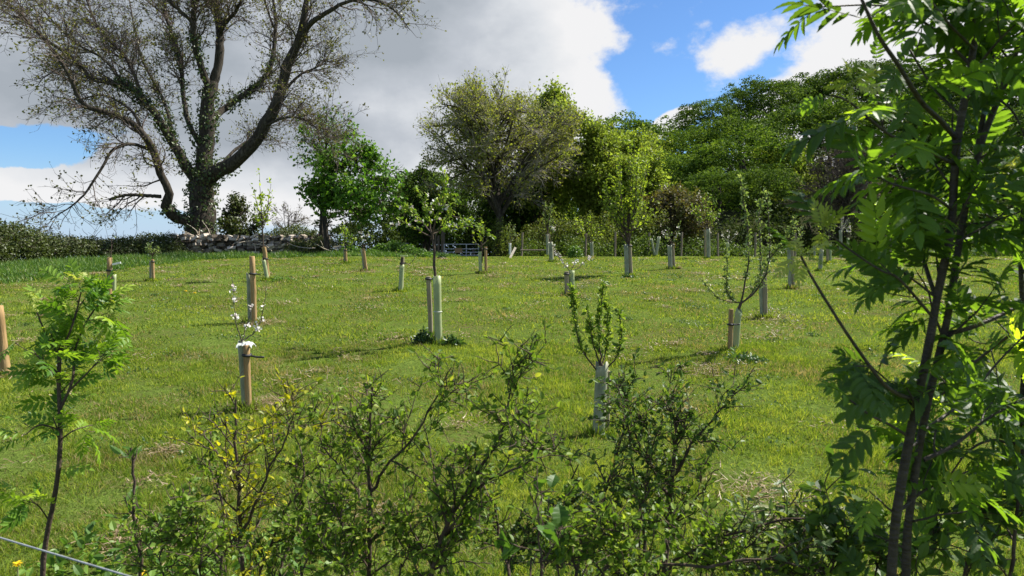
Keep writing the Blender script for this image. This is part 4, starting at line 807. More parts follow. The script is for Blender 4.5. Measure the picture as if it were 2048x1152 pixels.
# Q R S T AB
b = stake((1348, 537), (1345, 487), None, 6, 'red-brown stake behind the split pale guard right of the tall leafy sapling', 'greystake', .94, (1340, 491)); guard((1341, 537), (1339, 491), 9, 'split pale guard right of the tall leafy sapling', 'greytube', D_=b[1]-.03)
bushy('young_blossom_tree', 'small sparse sapling with a few blossoms before the brown-tinged tree', b, 1343, 488, (1318, 1368, 448, 486), 88, 'greyleaf', 90, .07, 6, w0=2, side=16, blossom=5, bs=.03)
guard((1311, 516), (1318, 474), 6, 'leaning grey guard forming a V with another at the wood edge', 'greytube', D_=28); guard((1310, 515), (1303, 478), 4, 'thin guard leaning left in the V pair at the wood edge', 'greytube', D_=28.3)
b = guard((1417, 517), (1416, 458), 7.5, 'tall slim grey guard before the bushy tree at the wood edge', 'greytube', D_=26.2); stake((1410, 517), (1410, 460), 26.4, 4, 'thin brown stake left of the tall slim grey guard', 'greystake')
bushy('young_fruit_tree', 'wide-topped light sapling on the tall slim grey guard', b, 1416, 458, (1376, 1452, 376, 452), 89, 'appleleaf', 320, .09, 9, w0=2.6, side=34)
b = guard((1456, 514), (1455, 486), 6, 'small pale guard with forked bare twigs against the dark wood', 'tube', D_=26.5)
young_tree('young_blossom_tree', 'forked bare twigs with tiny blossom tips against the dark wood', b, [[(1455, 495, 0), (1456, 484, 0)], [(1456, 484, 0), (1448, 474, 0), (1443, 462, 0)], [(1456, 484, 0), (1458, 472, 0), (1458, 461, 0)], [(1456, 484, 0), (1466, 476, 0), (1474, 465, 0)]], [(2.5, 2), (1.4, 1), (1.3, 1), (1.2, .8)], ('greyleaf', 14, .05, LEAF2), 90, side=0, blossom=5, bsize=.03, twig='paletwig')
guard((1496, 512), (1495, 470), 5, 'slim dull guard behind the upright stems of the near right sapling', 'greytube', D_=27)
# U near right
b = guard((1470, 702), (1477, 622), 13.5, 'pale guard with open torn top left of the rowan branches', 'tube', ragged=.03)
stake((1460, 716), (1462, 618), b[1]-.14, 9.5, 'light brown stake strapped to the pale guard with torn top', 'stake', .66, (1480, 648))
young_tree('young_fruit_tree', 'tall three-stemmed sapling with small pale leaves right of centre', b,
    [[(1472, 650, 0), (1474, 625, 0), (1482, 606, 0)], [(1480, 610, 0), (1490, 570, 0), (1497, 520, 0), (1495, 450, .05), (1486, 400, .05), (1480, 355, .05)], [(1482, 608, 0), (1500, 590, .1), (1520, 555, .15), (1521, 500, .2), (1518, 440, .2), (1522, 400, .2)], [(1483, 606, 0), (1510, 585, -.05), (1532, 545, -.1), (1540, 500, -.1), (1537, 430, -.1), (1532, 385, -.1)],
     [(1535, 520, -.1), (1555, 500, -.1), (1575, 475, -.15), (1592, 437, -.15)], [(1478, 605, 0), (1462, 598, -.1), (1453, 575, -.15), (1455, 530, -.2), (1454, 495, -.2)], [(1475, 606, 0), (1445, 600, .1), (1425, 585, .2), (1405, 560, .3)]],
    [(7, 6), (4, 1.2), (3.4, 1.2), (4, 1.2), (2.6, 1.2), (2.6, 1), (1.8, .8)], ('greyleaf', 1100, .048, LEAF2), 91, side=120, sl=(.02, .09))
weeds(1490, 722, 90, 14, 'dark trailing weeds around the strapped stake', 10, 420, .045); mulch(1415, 742, 110, 'bare earth and dry straw left of the strapped stake', 11, 180)
# V
b = stake((1531, 637), (1529, 545), None, 9, 'upright twin-faced brown stake behind the three-stemmed sapling', 'greystake'); guard((1524, 638), (1522, 562), 8, 'narrow guard left of the upright brown stake behind the three-stemmed sapling', 'greytube', D_=b[1]+.03)
young_tree('young_fruit_tree', 'thin pale sapling stem behind the three-stemmed one', b, [[(1526, 570, 0), (1520, 530, 0), (1519, 480, 0), (1515, 420, 0)]], [(2.4, 1)], ('greyleaf', 80, .045, LEAF2), 92, side=16, sl=(.05, .12))
mulch(1535, 638, 110, 'ring of straw round the upright brown stake', 12, 300)
# W X Y Z AA AC
b = stake((1587, 577), (1583, 490), None, 7, 'brown stake paired with a grey guard near the rowan shoot tip', 'greystake', .97, (1579, 491)); guard((1580, 577), (1578, 491), 7, 'grey guard paired with a brown stake near the rowan shoot tip', 'greytube', D_=b[1])
bushy('young_fruit_tree', 'small sapling right behind the pale rowan shoot tip', b, 1582, 492, (1556, 1612, 432, 488), 93, 'greyleaf', 110, .06, 6, w0=2, side=18); mulch(1590, 577, 60, 'grey dead grass at the foot of the paired guard and stake', 13, 120)
b = guard((1640, 542), (1643, 499), 8, 'leaning grey guard alone in the back right of the field', 'greytube'); mulch(1655, 543, 50, 'few pale dry leaves beside the leaning grey guard', 14, 60)
bushy('young_fruit_tree', 'small sapling above the leaning grey guard', b, 1643, 500, (1626, 1662, 448, 496), 94, 'limeleaf', 90, .06, 6, w0=2, side=14)
b = guard((1661, 526), (1660, 486), 5, 'pale guard half of a close pair behind the rowan shoot tip', 'tube'); stake((1655, 526), (1655, 488), b[1], 5, 'stake half of a close pair behind the rowan shoot tip', 'greystake')
bushy('young_fruit_tree', 'sparse pale sapling above the close pair of guard and stake', b, 1659, 487, (1640, 1678, 440, 484), 95, 'greyleaf', 90, .07, 6, w0=2, side=14)
b = guard((1682, 516), (1681, 461), 6, 'tallest narrow guard among the cluster at back right', 'greytube', D_=26.3)
bushy('young_fruit_tree', 'bare-branched sapling with blue-grey twigs on the tallest narrow guard', b, 1681, 461, (1655, 1712, 428, 458), 96, 'greyleaf', 40, .06, 8, w0=2, side=10, blossom=4, bs=.03, twig='paletwig')
b = guard((1696, 516), (1696, 476), 4.5, 'thin guard at the right end of the back cluster', 'tube', D_=27); bushy('young_blossom_tree', 'white-flecked sapling at the right end of the back cluster', b, 1696, 478, (1682, 1708, 440, 474), 97, 'greyleaf', 60, .06, 5, w0=1.6, side=10, blossom=8, bs=.03)
guard((1629, 513), (1629, 492), 4.5, 'short faint guard at the far edge left of the back cluster', 'greytube', D_=27.5)
mulch(1150, 575, 60, 'grey dead grass behind the top of the nearest leafy sapling', 15, 90); mulch(985, 549, 30, 'bright dry leaves at the foot of the bright stake by the gate', 16, 50); mulch(740, 545, 34, 'pale dry grass right of the leaning light stake', 17, 90)

# ------------------------------------------------------------------ foreground shrubs
def shrub(name, lab, cat, stems, ws, D0, lm, nleaf, ls, seed, n1=30, n2=180, l1=(.10, .25), l2=(.035, .11), tpl=LEAFN, bark='darktwig', up=.15, n0=0, group='shrubs planted along the fence', t0=.15, t1=.98, ylean=0., droop=0., leafspread=.8, thorn=0, zmax=None):
    rng = R(seed); P = [spline([W(x, y, D0+d) for x, y, d in st], 16) for st in stems]; g0 = np.array([p[0] for p in P]).mean(0); base = np.array([g0[0], g0[1], ground(g0[0], g0[1])-.02]); root = thing(name, base, lab, cat, group)
    m = MB(); SR = []
    for i, (p, (w0, w1)) in enumerate(zip(P, ws)):
        if p[0][2] < CAMZ-1.05+0*D0 or stems[i][0][1] > 1100:   # runs down to the ground, out of the frame
            gb = np.array([base[0]+(p[0][0]-base[0])*.6, base[1]+(p[0][1]-base[1])*.6, base[2]]); p = spline([gb, (gb+p[0])/2+rng.normal(0, .01, 3)]+[p[j] for j in range(0, 16, 3)], 16); P[i] = p
        p[1:] += rng.normal(0, .003, (15, 3)); SR.append(np.linspace(w0, w1, 16)*D0/F/2); tubes(m, p[None], SR[-1][None], 7)
    P = np.array(P); SR = np.array(SR); b = m
    S, D, r, t, _ = spawn(rng, P, SR, n1, t0, t1, (30, 80), up); P1 = grow(rng, S, D, rng.uniform(*l1, n1)*(1.15-.5*t), 8, .13, .03, droop); R1 = taper(n1, 8, np.minimum(r*.65, .0042), .0013); tubes(b, P1, R1, 5)
    S, D, r, t, _ = spawn(rng, np.concatenate([P1]), R1, n2, .1, 1., (35, 80), .06); P2 = grow(rng, S, D, rng.uniform(*l2, n2), 5, .15, .03, droop); tubes(b, P2, taper(n2, 5, .0018, .0009), 4)
    if thorn: S, D, r, t, _ = spawn(rng, P1, R1, thorn, .1, .9, (70, 90)); tubes(b, grow(rng, S, D, .015, 3, 0), taper(thorn, 3, .0012, .0002), 3)
    b.build('stem', M[bark], root, True, base)
    lf = MB(); A, d1 = along(rng, P2, int(nleaf*.62), .1, 1.03, ls*.12); B, d2 = along(rng, P1, int(nleaf*.38), .12, 1., ls*.2)
    p = np.concatenate([A, B]); d = np.concatenate([d1, d2]); n = len(p); dd = d*.8+rng.normal(0, leafspread, (n, 3)); dd[:, 2] += droop*4; nn = rng.normal(0, .55, (n, 3)); nn[:, 2] += .8
    stamp(lf, tpl, p, frames(dd, nn), rng.uniform(ls*.55, ls*1.2, n), np.clip(rng.normal(.5, .24, n), 0, 1)); lf.build('foliage', M[lm], root, origin=base)
    return root, P1
shrub('hawthorn_shrub', 'young hawthorn with yellowing leaves at lower left below the white plastic film', 'shrub', [[(485, 1150, 0), (480, 1020, 0), (473, 900, 0), (468, 800, 0)], [(480, 1080, 0), (520, 980, -.1), (570, 880, -.15), (585, 830, -.2)], [(476, 960, 0), (430, 900, .05), (395, 850, .1)]], [(11, 4), (6, 2), (5, 2)], 2.3, 'yellowleaf', 800, .024, 201, 34, 190, thorn=60)
shrub('hawthorn_shrub', 'green hawthorn stems mingled behind the yellowing hawthorn', 'shrub', [[(440, 1150, .1), (450, 1030, .1), (420, 920, .15), (430, 830, .1)], [(520, 1150, .1), (560, 1040, 0), (610, 940, .05), (570, 830, .2)], [(560, 1150, 0), (600, 1050, .1), (660, 970, .1), (690, 900, .1)]], [(8, 3), (8, 2), (8, 2)], 2.45, 'hawleaf', 1700, .025, 202, 44, 280, thorn=60)
shrub('cut_sapling', 'short cut reddish stem with a few broad leaves at lower left', 'sapling', [[(280, 1150, 0), (272, 1060, 0), (268, 980, 0), (262, 898, 0)]], [(8, 5)], 2.1, 'hazelleaf', 40, .05, 203, 12, 20, (.04, .10), (.02, .05), LEAFSER, group='saplings planted along the fence')
shrub('hawthorn_shrub', 'hawthorn with one long thin branch reaching up left of the centre', 'shrub', [[(735, 1160, 0), (740, 1080, 0), (738, 1000, 0), (740, 930, 0), (742, 850, 0), (742, 775, 0)], [(740, 985, 0), (775, 930, -.02), (830, 875, -.04), (870, 800, -.06), (902, 735, -.08)], [(738, 1020, 0), (700, 960, .05), (650, 900, .08), (640, 840, .1)]], [(11, 5), (7, 2), (5, 2)], 2.2, 'hawleaf', 1500, .025, 204, 44, 300, thorn=80)
shrub('hawthorn_shrub', 'hawthorn with a bold dark slanting stem in the bottom centre', 'shrub', [[(862, 1155, 0), (885, 1070, 0), (930, 985, 0), (975, 915, 0), (1010, 850, 0), (1025, 780, .05), (1030, 725, .05)], [(895, 1055, 0), (870, 960, .1), (860, 900, .15), (850, 850, .2)], [(930, 990, 0), (1000, 950, -.1), (1060, 920, -.15), (1090, 890, -.2)]], [(14, 3), (6, 2), (6, 2)], 2.0, 'hawleaf', 1900, .025, 205, 54, 340, thorn=80)
shrub('blackthorn_shrub', 'dense dark blackthorn mass in the bottom centre below the nearest guard', 'shrub', [[(1080, 1155, .1), (1100, 1080, .1), (1130, 1000, .2), (1155, 930, .2)], [(1150, 1155, .1), (1190, 1050, .1), (1220, 950, .2), (1250, 850, .3), (1238, 745, .4)], [(1020, 1155, 0), (1000, 1080, .1), (985, 1000, .1), (950, 930, .2)], [(1200, 1155, 0), (1260, 1060, 0), (1300, 980, .1)]], [(11, 3), (10, 3), (9, 3), (9, 3)], 2.2, 'thornleaf', 2700, .024, 206, 60, 360, (.10, .24), thorn=80)
shrub('blackthorn_shrub', 'dark-stemmed blackthorn clump right of the nearest guard', 'shrub', [[(1330, 1155, 0), (1335, 1060, 0), (1345, 960, 0), (1352, 880, 0), (1340, 800, .05)], [(1340, 1000, 0), (1300, 930, .05), (1265, 860, .1), (1250, 800, .1)], [(1350, 950, 0), (1385, 890, -.05), (1430, 830, -.1), (1480, 778, -.12)], [(1335, 1060, 0), (1390, 1000, 0), (1430, 940, 0)]], [(17, 4), (8, 2), (6, 2), (6, 2)], 2.4, 'thornleaf', 1900, .024, 207, 50, 300, (.08, .20), thorn=60)
shrub('blackthorn_shrub', 'upright twiggy blackthorn stem just right of the nearest pale guard', 'shrub', [[(1290, 1100, 0), (1275, 1000, 0), (1262, 900, 0), (1242, 750, 0)], [(1280, 1040, 0), (1300, 930, 0), (1330, 820, .1), (1345, 740, .1)]], [(9, 3), (5, 1.5)], 2.7, 'thornleaf', 600, .028, 208, 30, 130, (.06, .16), (.02, .08))
shrub('willow_shrub', 'low arching willow branches with narrow leaves at lower right', 'shrub', [[(1330, 1155, 0), (1400, 1095, -.05), (1480, 1060, -.1), (1560, 1042, -.1), (1640, 1040, -.1), (1735, 1065, -.1)], [(1300, 1155, -.1), (1450, 1125, -.2), (1550, 1118, -.2), (1650, 1140, -.2)], [(1420, 1155, -.1), (1500, 1090, -.1), (1545, 1040, 0), (1590, 1000, 0)]], [(9, 3), (8, 3), (5, 2)], 1.9, 'willowleaf', 620, .040, 209, 40, 120, (.06, .2), (.03, .09), LEAFLONG, up=-.1, droop=-.05)
shrub('bramble_shrub', 'dark low leafy undergrowth at the foot of the rowan stems', 'shrub', [[(1650, 1155, 0), (1680, 1110, 0), (1720, 1060, 0)], [(1830, 1155, .1), (1850, 1080, .1), (1880, 1020, .1)], [(1930, 1155, .1), (1960, 1060, .1), (1990, 980, .1)], [(2020, 1155, 0), (2035, 1020, 0), (2040, 880, 0)], [(1750, 1155, 0), (1770, 1120, 0), (1790, 1090, 0)]], [(6, 2), (6, 2), (7, 3), (9, 5), (5, 2)], 1.75, 'thornleaf', 760, .046, 210, 50, 150, (.08, .22), (.03, .1), LEAFN)
shrub('blackthorn_shrub', 'short leafy blackthorn shoots in front of the dark-stemmed blackthorn clump', 'shrub', [[(1400, 1155, 0), (1420, 1130, 0), (1450, 1090, 0)], [(1230, 1155, 0), (1240, 1120, 0), (1260, 1060, 0)], [(1540, 1155, 0), (1560, 1130, 0), (1590, 1105, 0)], [(1120, 1155, 0), (1130, 1110, 0), (1140, 1050, 0)]], [(5, 2)]*4, 1.8, 'freshleaf', 2600, .024, 211, 80, 420, (.06, .2), (.03, .1))
shrub('hawthorn_shrub', 'sparse short hawthorn shoots in front of the yellowing hawthorn', 'shrub', [[(600, 1155, 0), (620, 1100, 0), (640, 1040, 0)], [(330, 1155, 0), (320, 1110, 0), (345, 1040, 0)], [(800, 1155, 0), (820, 1090, 0), (810, 1020, 0)], [(680, 1155, 0), (690, 1090, 0), (670, 1020, 0)], [(400, 1155, 0), (400, 1090, 0), (380, 1000, 0)]], [(5, 2)]*5, 2.0, 'freshleaf', 2800, .024, 212, 80, 380, (.08, .24), (.03, .1))
# hazel with broad pleated leaves
def broad_leaf(): return leaf_t(.72, 9, .22, -.32, serr=.10, wide=.5)
rt, _ = shrub('hazel_shrub', 'hazel with broad pleated leaves at the bottom centre', 'shrub', [[(1085, 1155, 0), (1080, 1090, 0), (1075, 1030, 0), (1070, 970, 0)], [(1060, 1155, 0), (1100, 1100, 0), (1130, 1050, 0)]], [(6, 3), (5, 2)], 1.55, 'hazelleaf', 16, .05, 213, 8, 10, (.04, .1), (.02, .05), broad_leaf())

# rowans
def compound_leaves(mb, rng, S, D, size, tpls, up=.9, rnd=None, droop=-.15):
    n = len(S); k = rng.integers(0, len(tpls), n); nn = rng.normal(0, .5, (n, 3)); nn[:, 2] += up; D = D.copy(); D[:, 2] += droop+rng.normal(0, .25, n); r = np.clip(rng.normal(.45, .27, n), 0, 1) if rnd is None else rnd; s = rng.uniform(size[0], size[1], n); F_ = frames(D, nn)
    for j in range(len(tpls)):
        i = k == j
        if i.any(): stamp(mb, tpls[j], S[i], F_[i], s[i], r[i])
def rowan(lab, stems, ws, D0, seed, n1, l1, nleaf, size, tpls, mat, extra_tips=(), bark='rowanbark', t0=.2, up=.2, stemleaf=.25, dirbias=None, tipmat=None, noground=()):
    rng = R(seed); P = [spline([W(x, y, D0+d) for x, y, d in st], 18) for st in stems]; base = P[0][0].copy(); base[2] = ground(base[0], base[1])-.02; root = thing('rowan_tree', base, lab, 'tree')
    m = MB(); SR = []
    for i, (p, (w0, w1)) in enumerate(zip(P, ws)):
        if stems[i][0][1] > 1140:
            gb = np.array([base[0]+(i*.04), base[1], base[2]]); p = spline([gb, (gb+p[0])/2]+[p[j] for j in range(0, 18, 2)]+[p[-1]], 24)
        else: p = spline(p, 24)
        P[i] = p; SR.append(np.linspace(w0, w1, 24)*D0/F/2*(1+rng.normal(0, .03, 24))); tubes(m, p[None], SR[-1][None], 10)
    P = np.array(P); SR = np.array(SR); b = m
    wl = np.linalg.norm(P[:, 1:]-P[:, :-1], axis=-1).sum(1)
    S, D, r, t, _ = spawn(rng, P, SR, n1, t0, 1., (35, 75), up, wlen=wl)
    if dirbias is not None: D = unit(D+np.asarray(dirbias))
    P1 = grow(rng, S, D, rng.uniform(*l1, n1), 7, .12, .05); R1 = taper(n1, 7, np.minimum(r*.5, .0032), .0014); ok_ = (1024+F*P1[:, -1, 0]/P1[:, -1, 1] > 1640) | (seed == 303); P1 = P1[ok_]; R1 = R1[ok_]; tubes(b, P1, R1, 6); b.build('trunk', M[bark], root, True, base)
    lf = MB(); k = int(nleaf*stemleaf); A, d1 = along(rng, P, k, .3, 1., .004); B, d2 = along(rng, P1, nleaf-k, .25, 1., .003); p = np.concatenate([A, B]); d = np.concatenate([d1, d2]); q = unit(np.cross(d, rng.normal(0, 1, d.shape))); D = unit(d*.6+q)
    def inside(q):   # the crown ends where the branches thin out towards the field
        if seed == 303: return np.ones(len(q), bool)
        px = 1024+F*q[:, 0]/q[:, 1]; py = 480-F*(q[:, 2]-CAMZ)/q[:, 1]
        return px > np.interp(py, [0, 60, 110, 160, 230, 280, 330, 430, 520, 700, 800, 950, 1100], [1660, 1690, 1800, 1700, 1690, 1760, 1730, 1740, 1730, 1690, 1690, 1740, 1740])
    k_ = inside(p); p, D = p[k_], D[k_]; compound_leaves(lf, rng, p, D, size, tpls)
    tips = np.concatenate([P1[inside(P1[:, -1]), -1], P[:, -1]]); td = np.concatenate([(P1[:, -1]-P1[:, -2])[inside(P1[:, -1])], P[:, -1]-P[:, -2]]); td = unit(td)
    for _k in range(1): compound_leaves(lf, rng, tips, unit(td+rng.normal(0, .5, td.shape)), (size[0]*.7, size[1]*.9), tpls)
    lf.build('foliage', M[mat], root, origin=base)
    if tipmat:
        for (x, y, d, ln) in extra_tips:
            tf = MB(); c = W(x, y, D0+d); dd = rng.normal(0, .8, (7, 3)); dd[:, 2] += .5; compound_leaves(tf, rng, np.repeat(c[None], 7, 0), unit(dd), (ln*.6, ln), ROWANS, rnd=rng.random(7))
            tf.build('shoot_tip', M[tipmat], root, origin=base)
    return root
rowan('tall dark rowan with two crossing stems, its leaves hiding the wooded hill',
    [[(1783, 1152, 0), (1791, 1048, 0), (1812, 900, 0), (1838, 791, 0), (1858, 688, 0), (1875, 590, 0), (1895, 490, 0), (1909, 417, 0), (1914, 271, 0), (1938, 150, 0), (1961, 10, 0), (1972, -80, 0)],
     [(1812, 1152, .06), (1815, 1060, .06), (1838, 889, .06), (1869, 750, .05), (1889, 663, .03), (1905, 580, .03), (1930, 417, .05), (1961, 292, .06), (1998, 198, .08), (2030, 110, .1), (2060, 20, .1)],
     [(1911, 275, 0), (1880, 240, -.05), (1842, 203, -.1), (1800, 135, -.15), (1758, 73, -.18), (1724, 0, -.2), (1700, -50, -.2)],
     [(1955, 300, .06), (1972, 200, .1), (1982, 130, .1), (1998, 26, .1), (2005, -60, .1)],
     [(1873, 600, 0), (1842, 500, .1), (1831, 417, .15), (1800, 354, .2), (1770, 270, .2), (1758, 214, .2), (1750, 130, .2)],
     [(1894, 668, .03), (1951, 652, 0), (2018, 622, 0), (2080, 590, 0)], [(1838, 800, 0), (1800, 790, -.05), (1766, 766, -.1), (1730, 719, -.12), (1684, 652, -.15), (1627, 560, -.15), (1602, 512, -.15)],
     [(1848, 920, 0), (1910, 889, 0), (1976, 837, 0), (2060, 790, 0)], [(1850, 860, .05), (1930, 800, .15), (2000, 720, .2), (2060, 660, .2)], [(1812, 870, 0), (1780, 850, -.05), (1740, 830, -.1), (1700, 800, -.12)],
     [(1870, 640, 0), (1800, 560, -.05), (1760, 540, -.1), (1700, 500, -.1), (1648, 458, -.1)], [(1911, 330, 0), (1850, 300, -.1), (1780, 270, -.15), (1700, 205, -.2), (1660, 190, -.2)], [(1905, 420, 0), (1860, 390, -.1), (1790, 370, -.12), (1740, 345, -.15)],
     [(1790, 1030, 0), (1850, 980, .1), (1900, 960, .12), (1960, 930, .15)], [(1940, 130, 0), (1870, 60, 0), (1800, 20, .05), (1740, 10, .05), (1640, 14, .05)],
     [(1920, 230, 0), (1870, 180, .08), (1820, 100, .12), (1790, 40, .14)], [(1935, 160, 0), (1990, 90, -.08), (2040, 40, -.1)], [(1912, 300, 0), (1860, 330, .1), (1800, 310, .14), (1750, 300, .16)], [(1950, 100, 0), (1900, 50, -.1), (1860, 0, -.14), (1840, -40, -.16)], [(1998, 198, .08), (2030, 230, .0), (2060, 300, 0)]],
    [(22, 12), (20, 10), (11, 4), (12, 6), (9, 3), (11, 6), (9, 4), (9, 4), (8, 3), (7, 3), (6, 3), (7, 3), (6, 3), (7, 3), (6, 3), (6, 3), (6, 3), (5, 3), (6, 3), (5, 3)], 1.5, 301, 66, (.05, .17), 275, (.085, .145), ROWAN, 'rowanleaf', up=.1, extra_tips=[(1648, 462, -.1, .07), (1990, 350, .1, .07), (1604, 510, -.15, .06), (1705, 165, -.2, .06)], tipmat='rowantip', t0=.12, stemleaf=.4)
rowan('second dark rowan reaching in behind the two crossing rowan stems',
    [[(2075, 1152, .1), (2050, 1000, .1), (2042, 850, .1), (2050, 700, .1), (2040, 500, .1), (2055, 350, .1)], [(2045, 900, .1), (1990, 880, 0), (1940, 900, 0), (1900, 950, 0)], [(2050, 650, .1), (1980, 700, .1), (1900, 770, .1), (1860, 830, .1)], [(2045, 500, .1), (2000, 450, .1), (1960, 420, .1)]],
    [(14, 8), (7, 3), (8, 3), (7, 3)], 1.75, 302, 26, (.06, .2), 90, (.085, .145), ROWAN, 'rowanleaf', t0=.1, stemleaf=.35)
rowan('slender light green young rowan at the left behind the fence wire',
    [[(85, 1152, 0), (95, 1060, 0), (112, 980, 0), (120, 900, 0), (120, 830, 0), (117, 760, 0), (119, 720, 0), (119, 700, 0)], [(119, 700, 0), (100, 685, 0), (84, 650, -.05), (74, 625, -.05)], [(119, 700, 0), (135, 675, 0), (148, 640, 0), (156, 610, .05), (162, 585, .05)], [(120, 820, 0), (145, 760, 0), (150, 700, .05), (175, 640, .1), (208, 595, .1)],
     [(118, 760, 0), (90, 730, -.1), (65, 700, -.15)], [(140, 780, 0), (180, 740, 0), (215, 700, .05)], [(120, 860, 0), (80, 850, -.05), (50, 870, -.08)], [(120, 880, 0), (150, 860, 0), (185, 850, .05)], [(97, 1040, 0), (75, 1010, -.05), (45, 1000, -.1)]],
    [(11, 7), (5, 2.5), (5, 2.5), (6, 2.5), (4, 2), (4, 2), (4, 2), (3.5, 2), (3, 1.5)], 2.35, 303, 34, (.03, .09), 105, (.075, .120), ROWANS, 'rowanyoung', extra_tips=[(163, 562, .05, .06), (68, 590, -.05, .05), (208, 605, .1, .06), (205, 660, .1, .07)], tipmat='rowantip', bark='darktwig', t0=.45, stemleaf=.3)
# fence wire
m = MB(); P = np.array([[-3.2+i*.5, 2.52-.46*i*.5, 0] for i in range(9)]); P[:, 2] = W(0, 1080, 1.6)[2]; tubes(m, P[None], .0022, 6)
P2 = P+[0, .002, 0]; tag(m.build('fence_wire', M['wire'], sm=True, origin=P[0]), 'taut grey fence wire passing in front of the stem of the young rowan', 'wire')
# dandelions and daisies
rng = R(71)
for i, (px, py, lab) in enumerate(((286, 1148, 'bright yellow dandelion at the bottom left corner near the wire'), (35, 1128, 'small orange-yellow dandelion in the bottom left corner'), (372, 588, 'yellow flower in the field left of the thin blossoming sapling'), (390, 592, 'yellow flower beside a green tuft in the left of the field'))):
    p = on_ground(px, py) if py < 1000 else W(px, py, 2.6); g = ground(p[0], p[1]); root = thing('dandelion', (p[0], p[1], g), lab, 'flower', 'dandelions in the grass'); m = MB(); h = max(p[2]-g, .06) if py > 1000 else .06; top = np.array([p[0], p[1], g+h]); tubes(m, [[[p[0], p[1], g], top]], .0025, 5); m.build('stem', M['greentwig'], root, True, (p[0], p[1], g))
    m = MB(); n = 40; a = rng.uniform(0, 2*pi, n); D = np.stack([np.cos(a), np.sin(a), rng.uniform(-.1, .9, n)], -1); nn = np.tile([0, 0, 1.], (n, 1))+rng.normal(0, .1, (n, 3)); s = .019 if py > 1000 else .04
    stamp(m, LEAFLONG, np.repeat(top[None], n, 0), frames(D, nn), np.full(n, s), rng.random(n)); m.build('petal_head', M['yellow'], root, origin=(p[0], p[1], g))
mb = MB(); rng = R(14)
for b in BASES:
    n = 110; a = rng.uniform(0, 2*pi, n); d = rng.uniform(.03, .15, n); q = np.stack([b[0]+np.cos(a)*d, b[1]+np.sin(a)*d-.02, a*0], -1); q[:, 2] = ground(q[:, 0], q[:, 1])-.005; D = rng.normal(0, .35, (n, 3)); D[:, 2] = 1; nn = rng.normal(0, 1, (n, 3)); nn[:, 2] = 0; h = rng.uniform(.04, .13, n)
    stamp(mb, BLADE, q, frames(D, nn), np.stack([np.full(n, .004+.0012*b[1]), h, h], -1), rng.uniform(.2, .8, n))
tag(mb.build('grass_tuft', M['grass']), 'longer unmown grass left standing round the feet of the stakes and guards', 'grass', kind='stuff')
# low herbs bottom left
rng = R(72); n = 900; x = rng.uniform(-2.3, -.9, n); y = rng.uniform(2.6, 3.6, n); m = MB(); q = np.stack([x, y, ground(x, y)+rng.uniform(.01, .13, n)], -1); rand_leaves(m, rng, q, LEAFN, .03, .07, up=.8); tag(m.build('ground_cover', M['nettle']), 'low leafy herbs in the bottom left corner under the wire', 'herbs', kind='stuff')
for (px, py, w, n, lab) in ((330, 905, 60, 90, 'dead stalks and straw in the grass at lower left'), (1520, 985, 150, 200, 'dry straw patch in the grass at lower right'), (300, 1080, 160, 420, 'brown dead grass near the bottom left'), (640, 745, 60, 90, 'small brown tuft of dead grass left of centre'), (1330, 615, 30, 60, 'small patch of dead grass in front of the tall leafy sapling')):
    mulch(px, py, w, lab, int(px), n, ln=(.03, .10))

# ------------------------------------------------------------------ light, sky
SUN_AZ, SUN_EL = radians(63), radians(50)
sd = bpy.data.lights.new('sun', 'SUN'); sd.energy = 5.0; sd.angle = radians(.53); sd.color = (1, .95, .86); so = bpy.data.objects.new('sun', sd); C.objects.link(so)
so.rotation_euler = (pi/2-SUN_EL, 0, pi-SUN_AZ); so.location = (30, 30, 60)
w = bpy.data.worlds.new('World'); bpy.context.scene.world = w; w.use_nodes = True; nt = w.node_tree; nt.nodes.clear(); L = nt.links
sky = N(nt, 'ShaderNodeTexSky', sky_type='NISHITA', sun_disc=False, sun_elevation=SUN_EL, sun_rotation=SUN_AZ, altitude=50, air_density=1.0, dust_density=.1, ozone_density=6.0)
tc = N(nt, 'ShaderNodeTexCoord')
def mth(op, a, b=None, c=None, clamp=False):
    n = N(nt, 'ShaderNodeMath', operation=op, use_clamp=clamp)
    for i, v in enumerate((a, b, c)):
        if v is None: continue
        if isinstance(v, (int, float)): n.inputs[i].default_value = v
        else: L.new(v, n.inputs[i])
    return n.outputs[0]
sep = N(nt, 'ShaderNodeSeparateXYZ'); L.new(tc.outputs['Generated'], sep.inputs[0])
az = mth('ARCTAN2', sep.outputs[0], sep.outputs[1]); el = mth('ARCSINE', sep.outputs[2])
def noise(scale, detail, rough, vec=None, dist=0., off=(0, 0, 0), st=(1, 1, 1)):
    mp = N(nt, 'ShaderNodeMapping'); mp.inputs['Location'].default_value = off; mp.inputs['Scale'].default_value = st; L.new(tc.outputs['Generated'], mp.inputs[0])
    n = N(nt, 'ShaderNodeTexNoise', inp={'Scale': scale, 'Detail': detail, 'Roughness': rough, 'Distortion': dist}); L.new(mp.outputs[0], n.inputs['Vector']); return n.outputs['Fac']
nA = noise(5., 9., .60, st=(1, 1, 1.5)); nB = noise(2.6, 5., .55, off=(3, 1, 2), st=(1, 1, 1.8)); nC = noise(14., 6., .6, off=(7, 2, 5), st=(1, 1, 1.3)); nD = noise(3.5, 6., .6, off=(4, 4, 1), st=(1, 1, 2.2))
def azel(px, py):
    d = unit(ray(px, py)); return math.atan2(d[0], d[1]), math.asin(d[2])
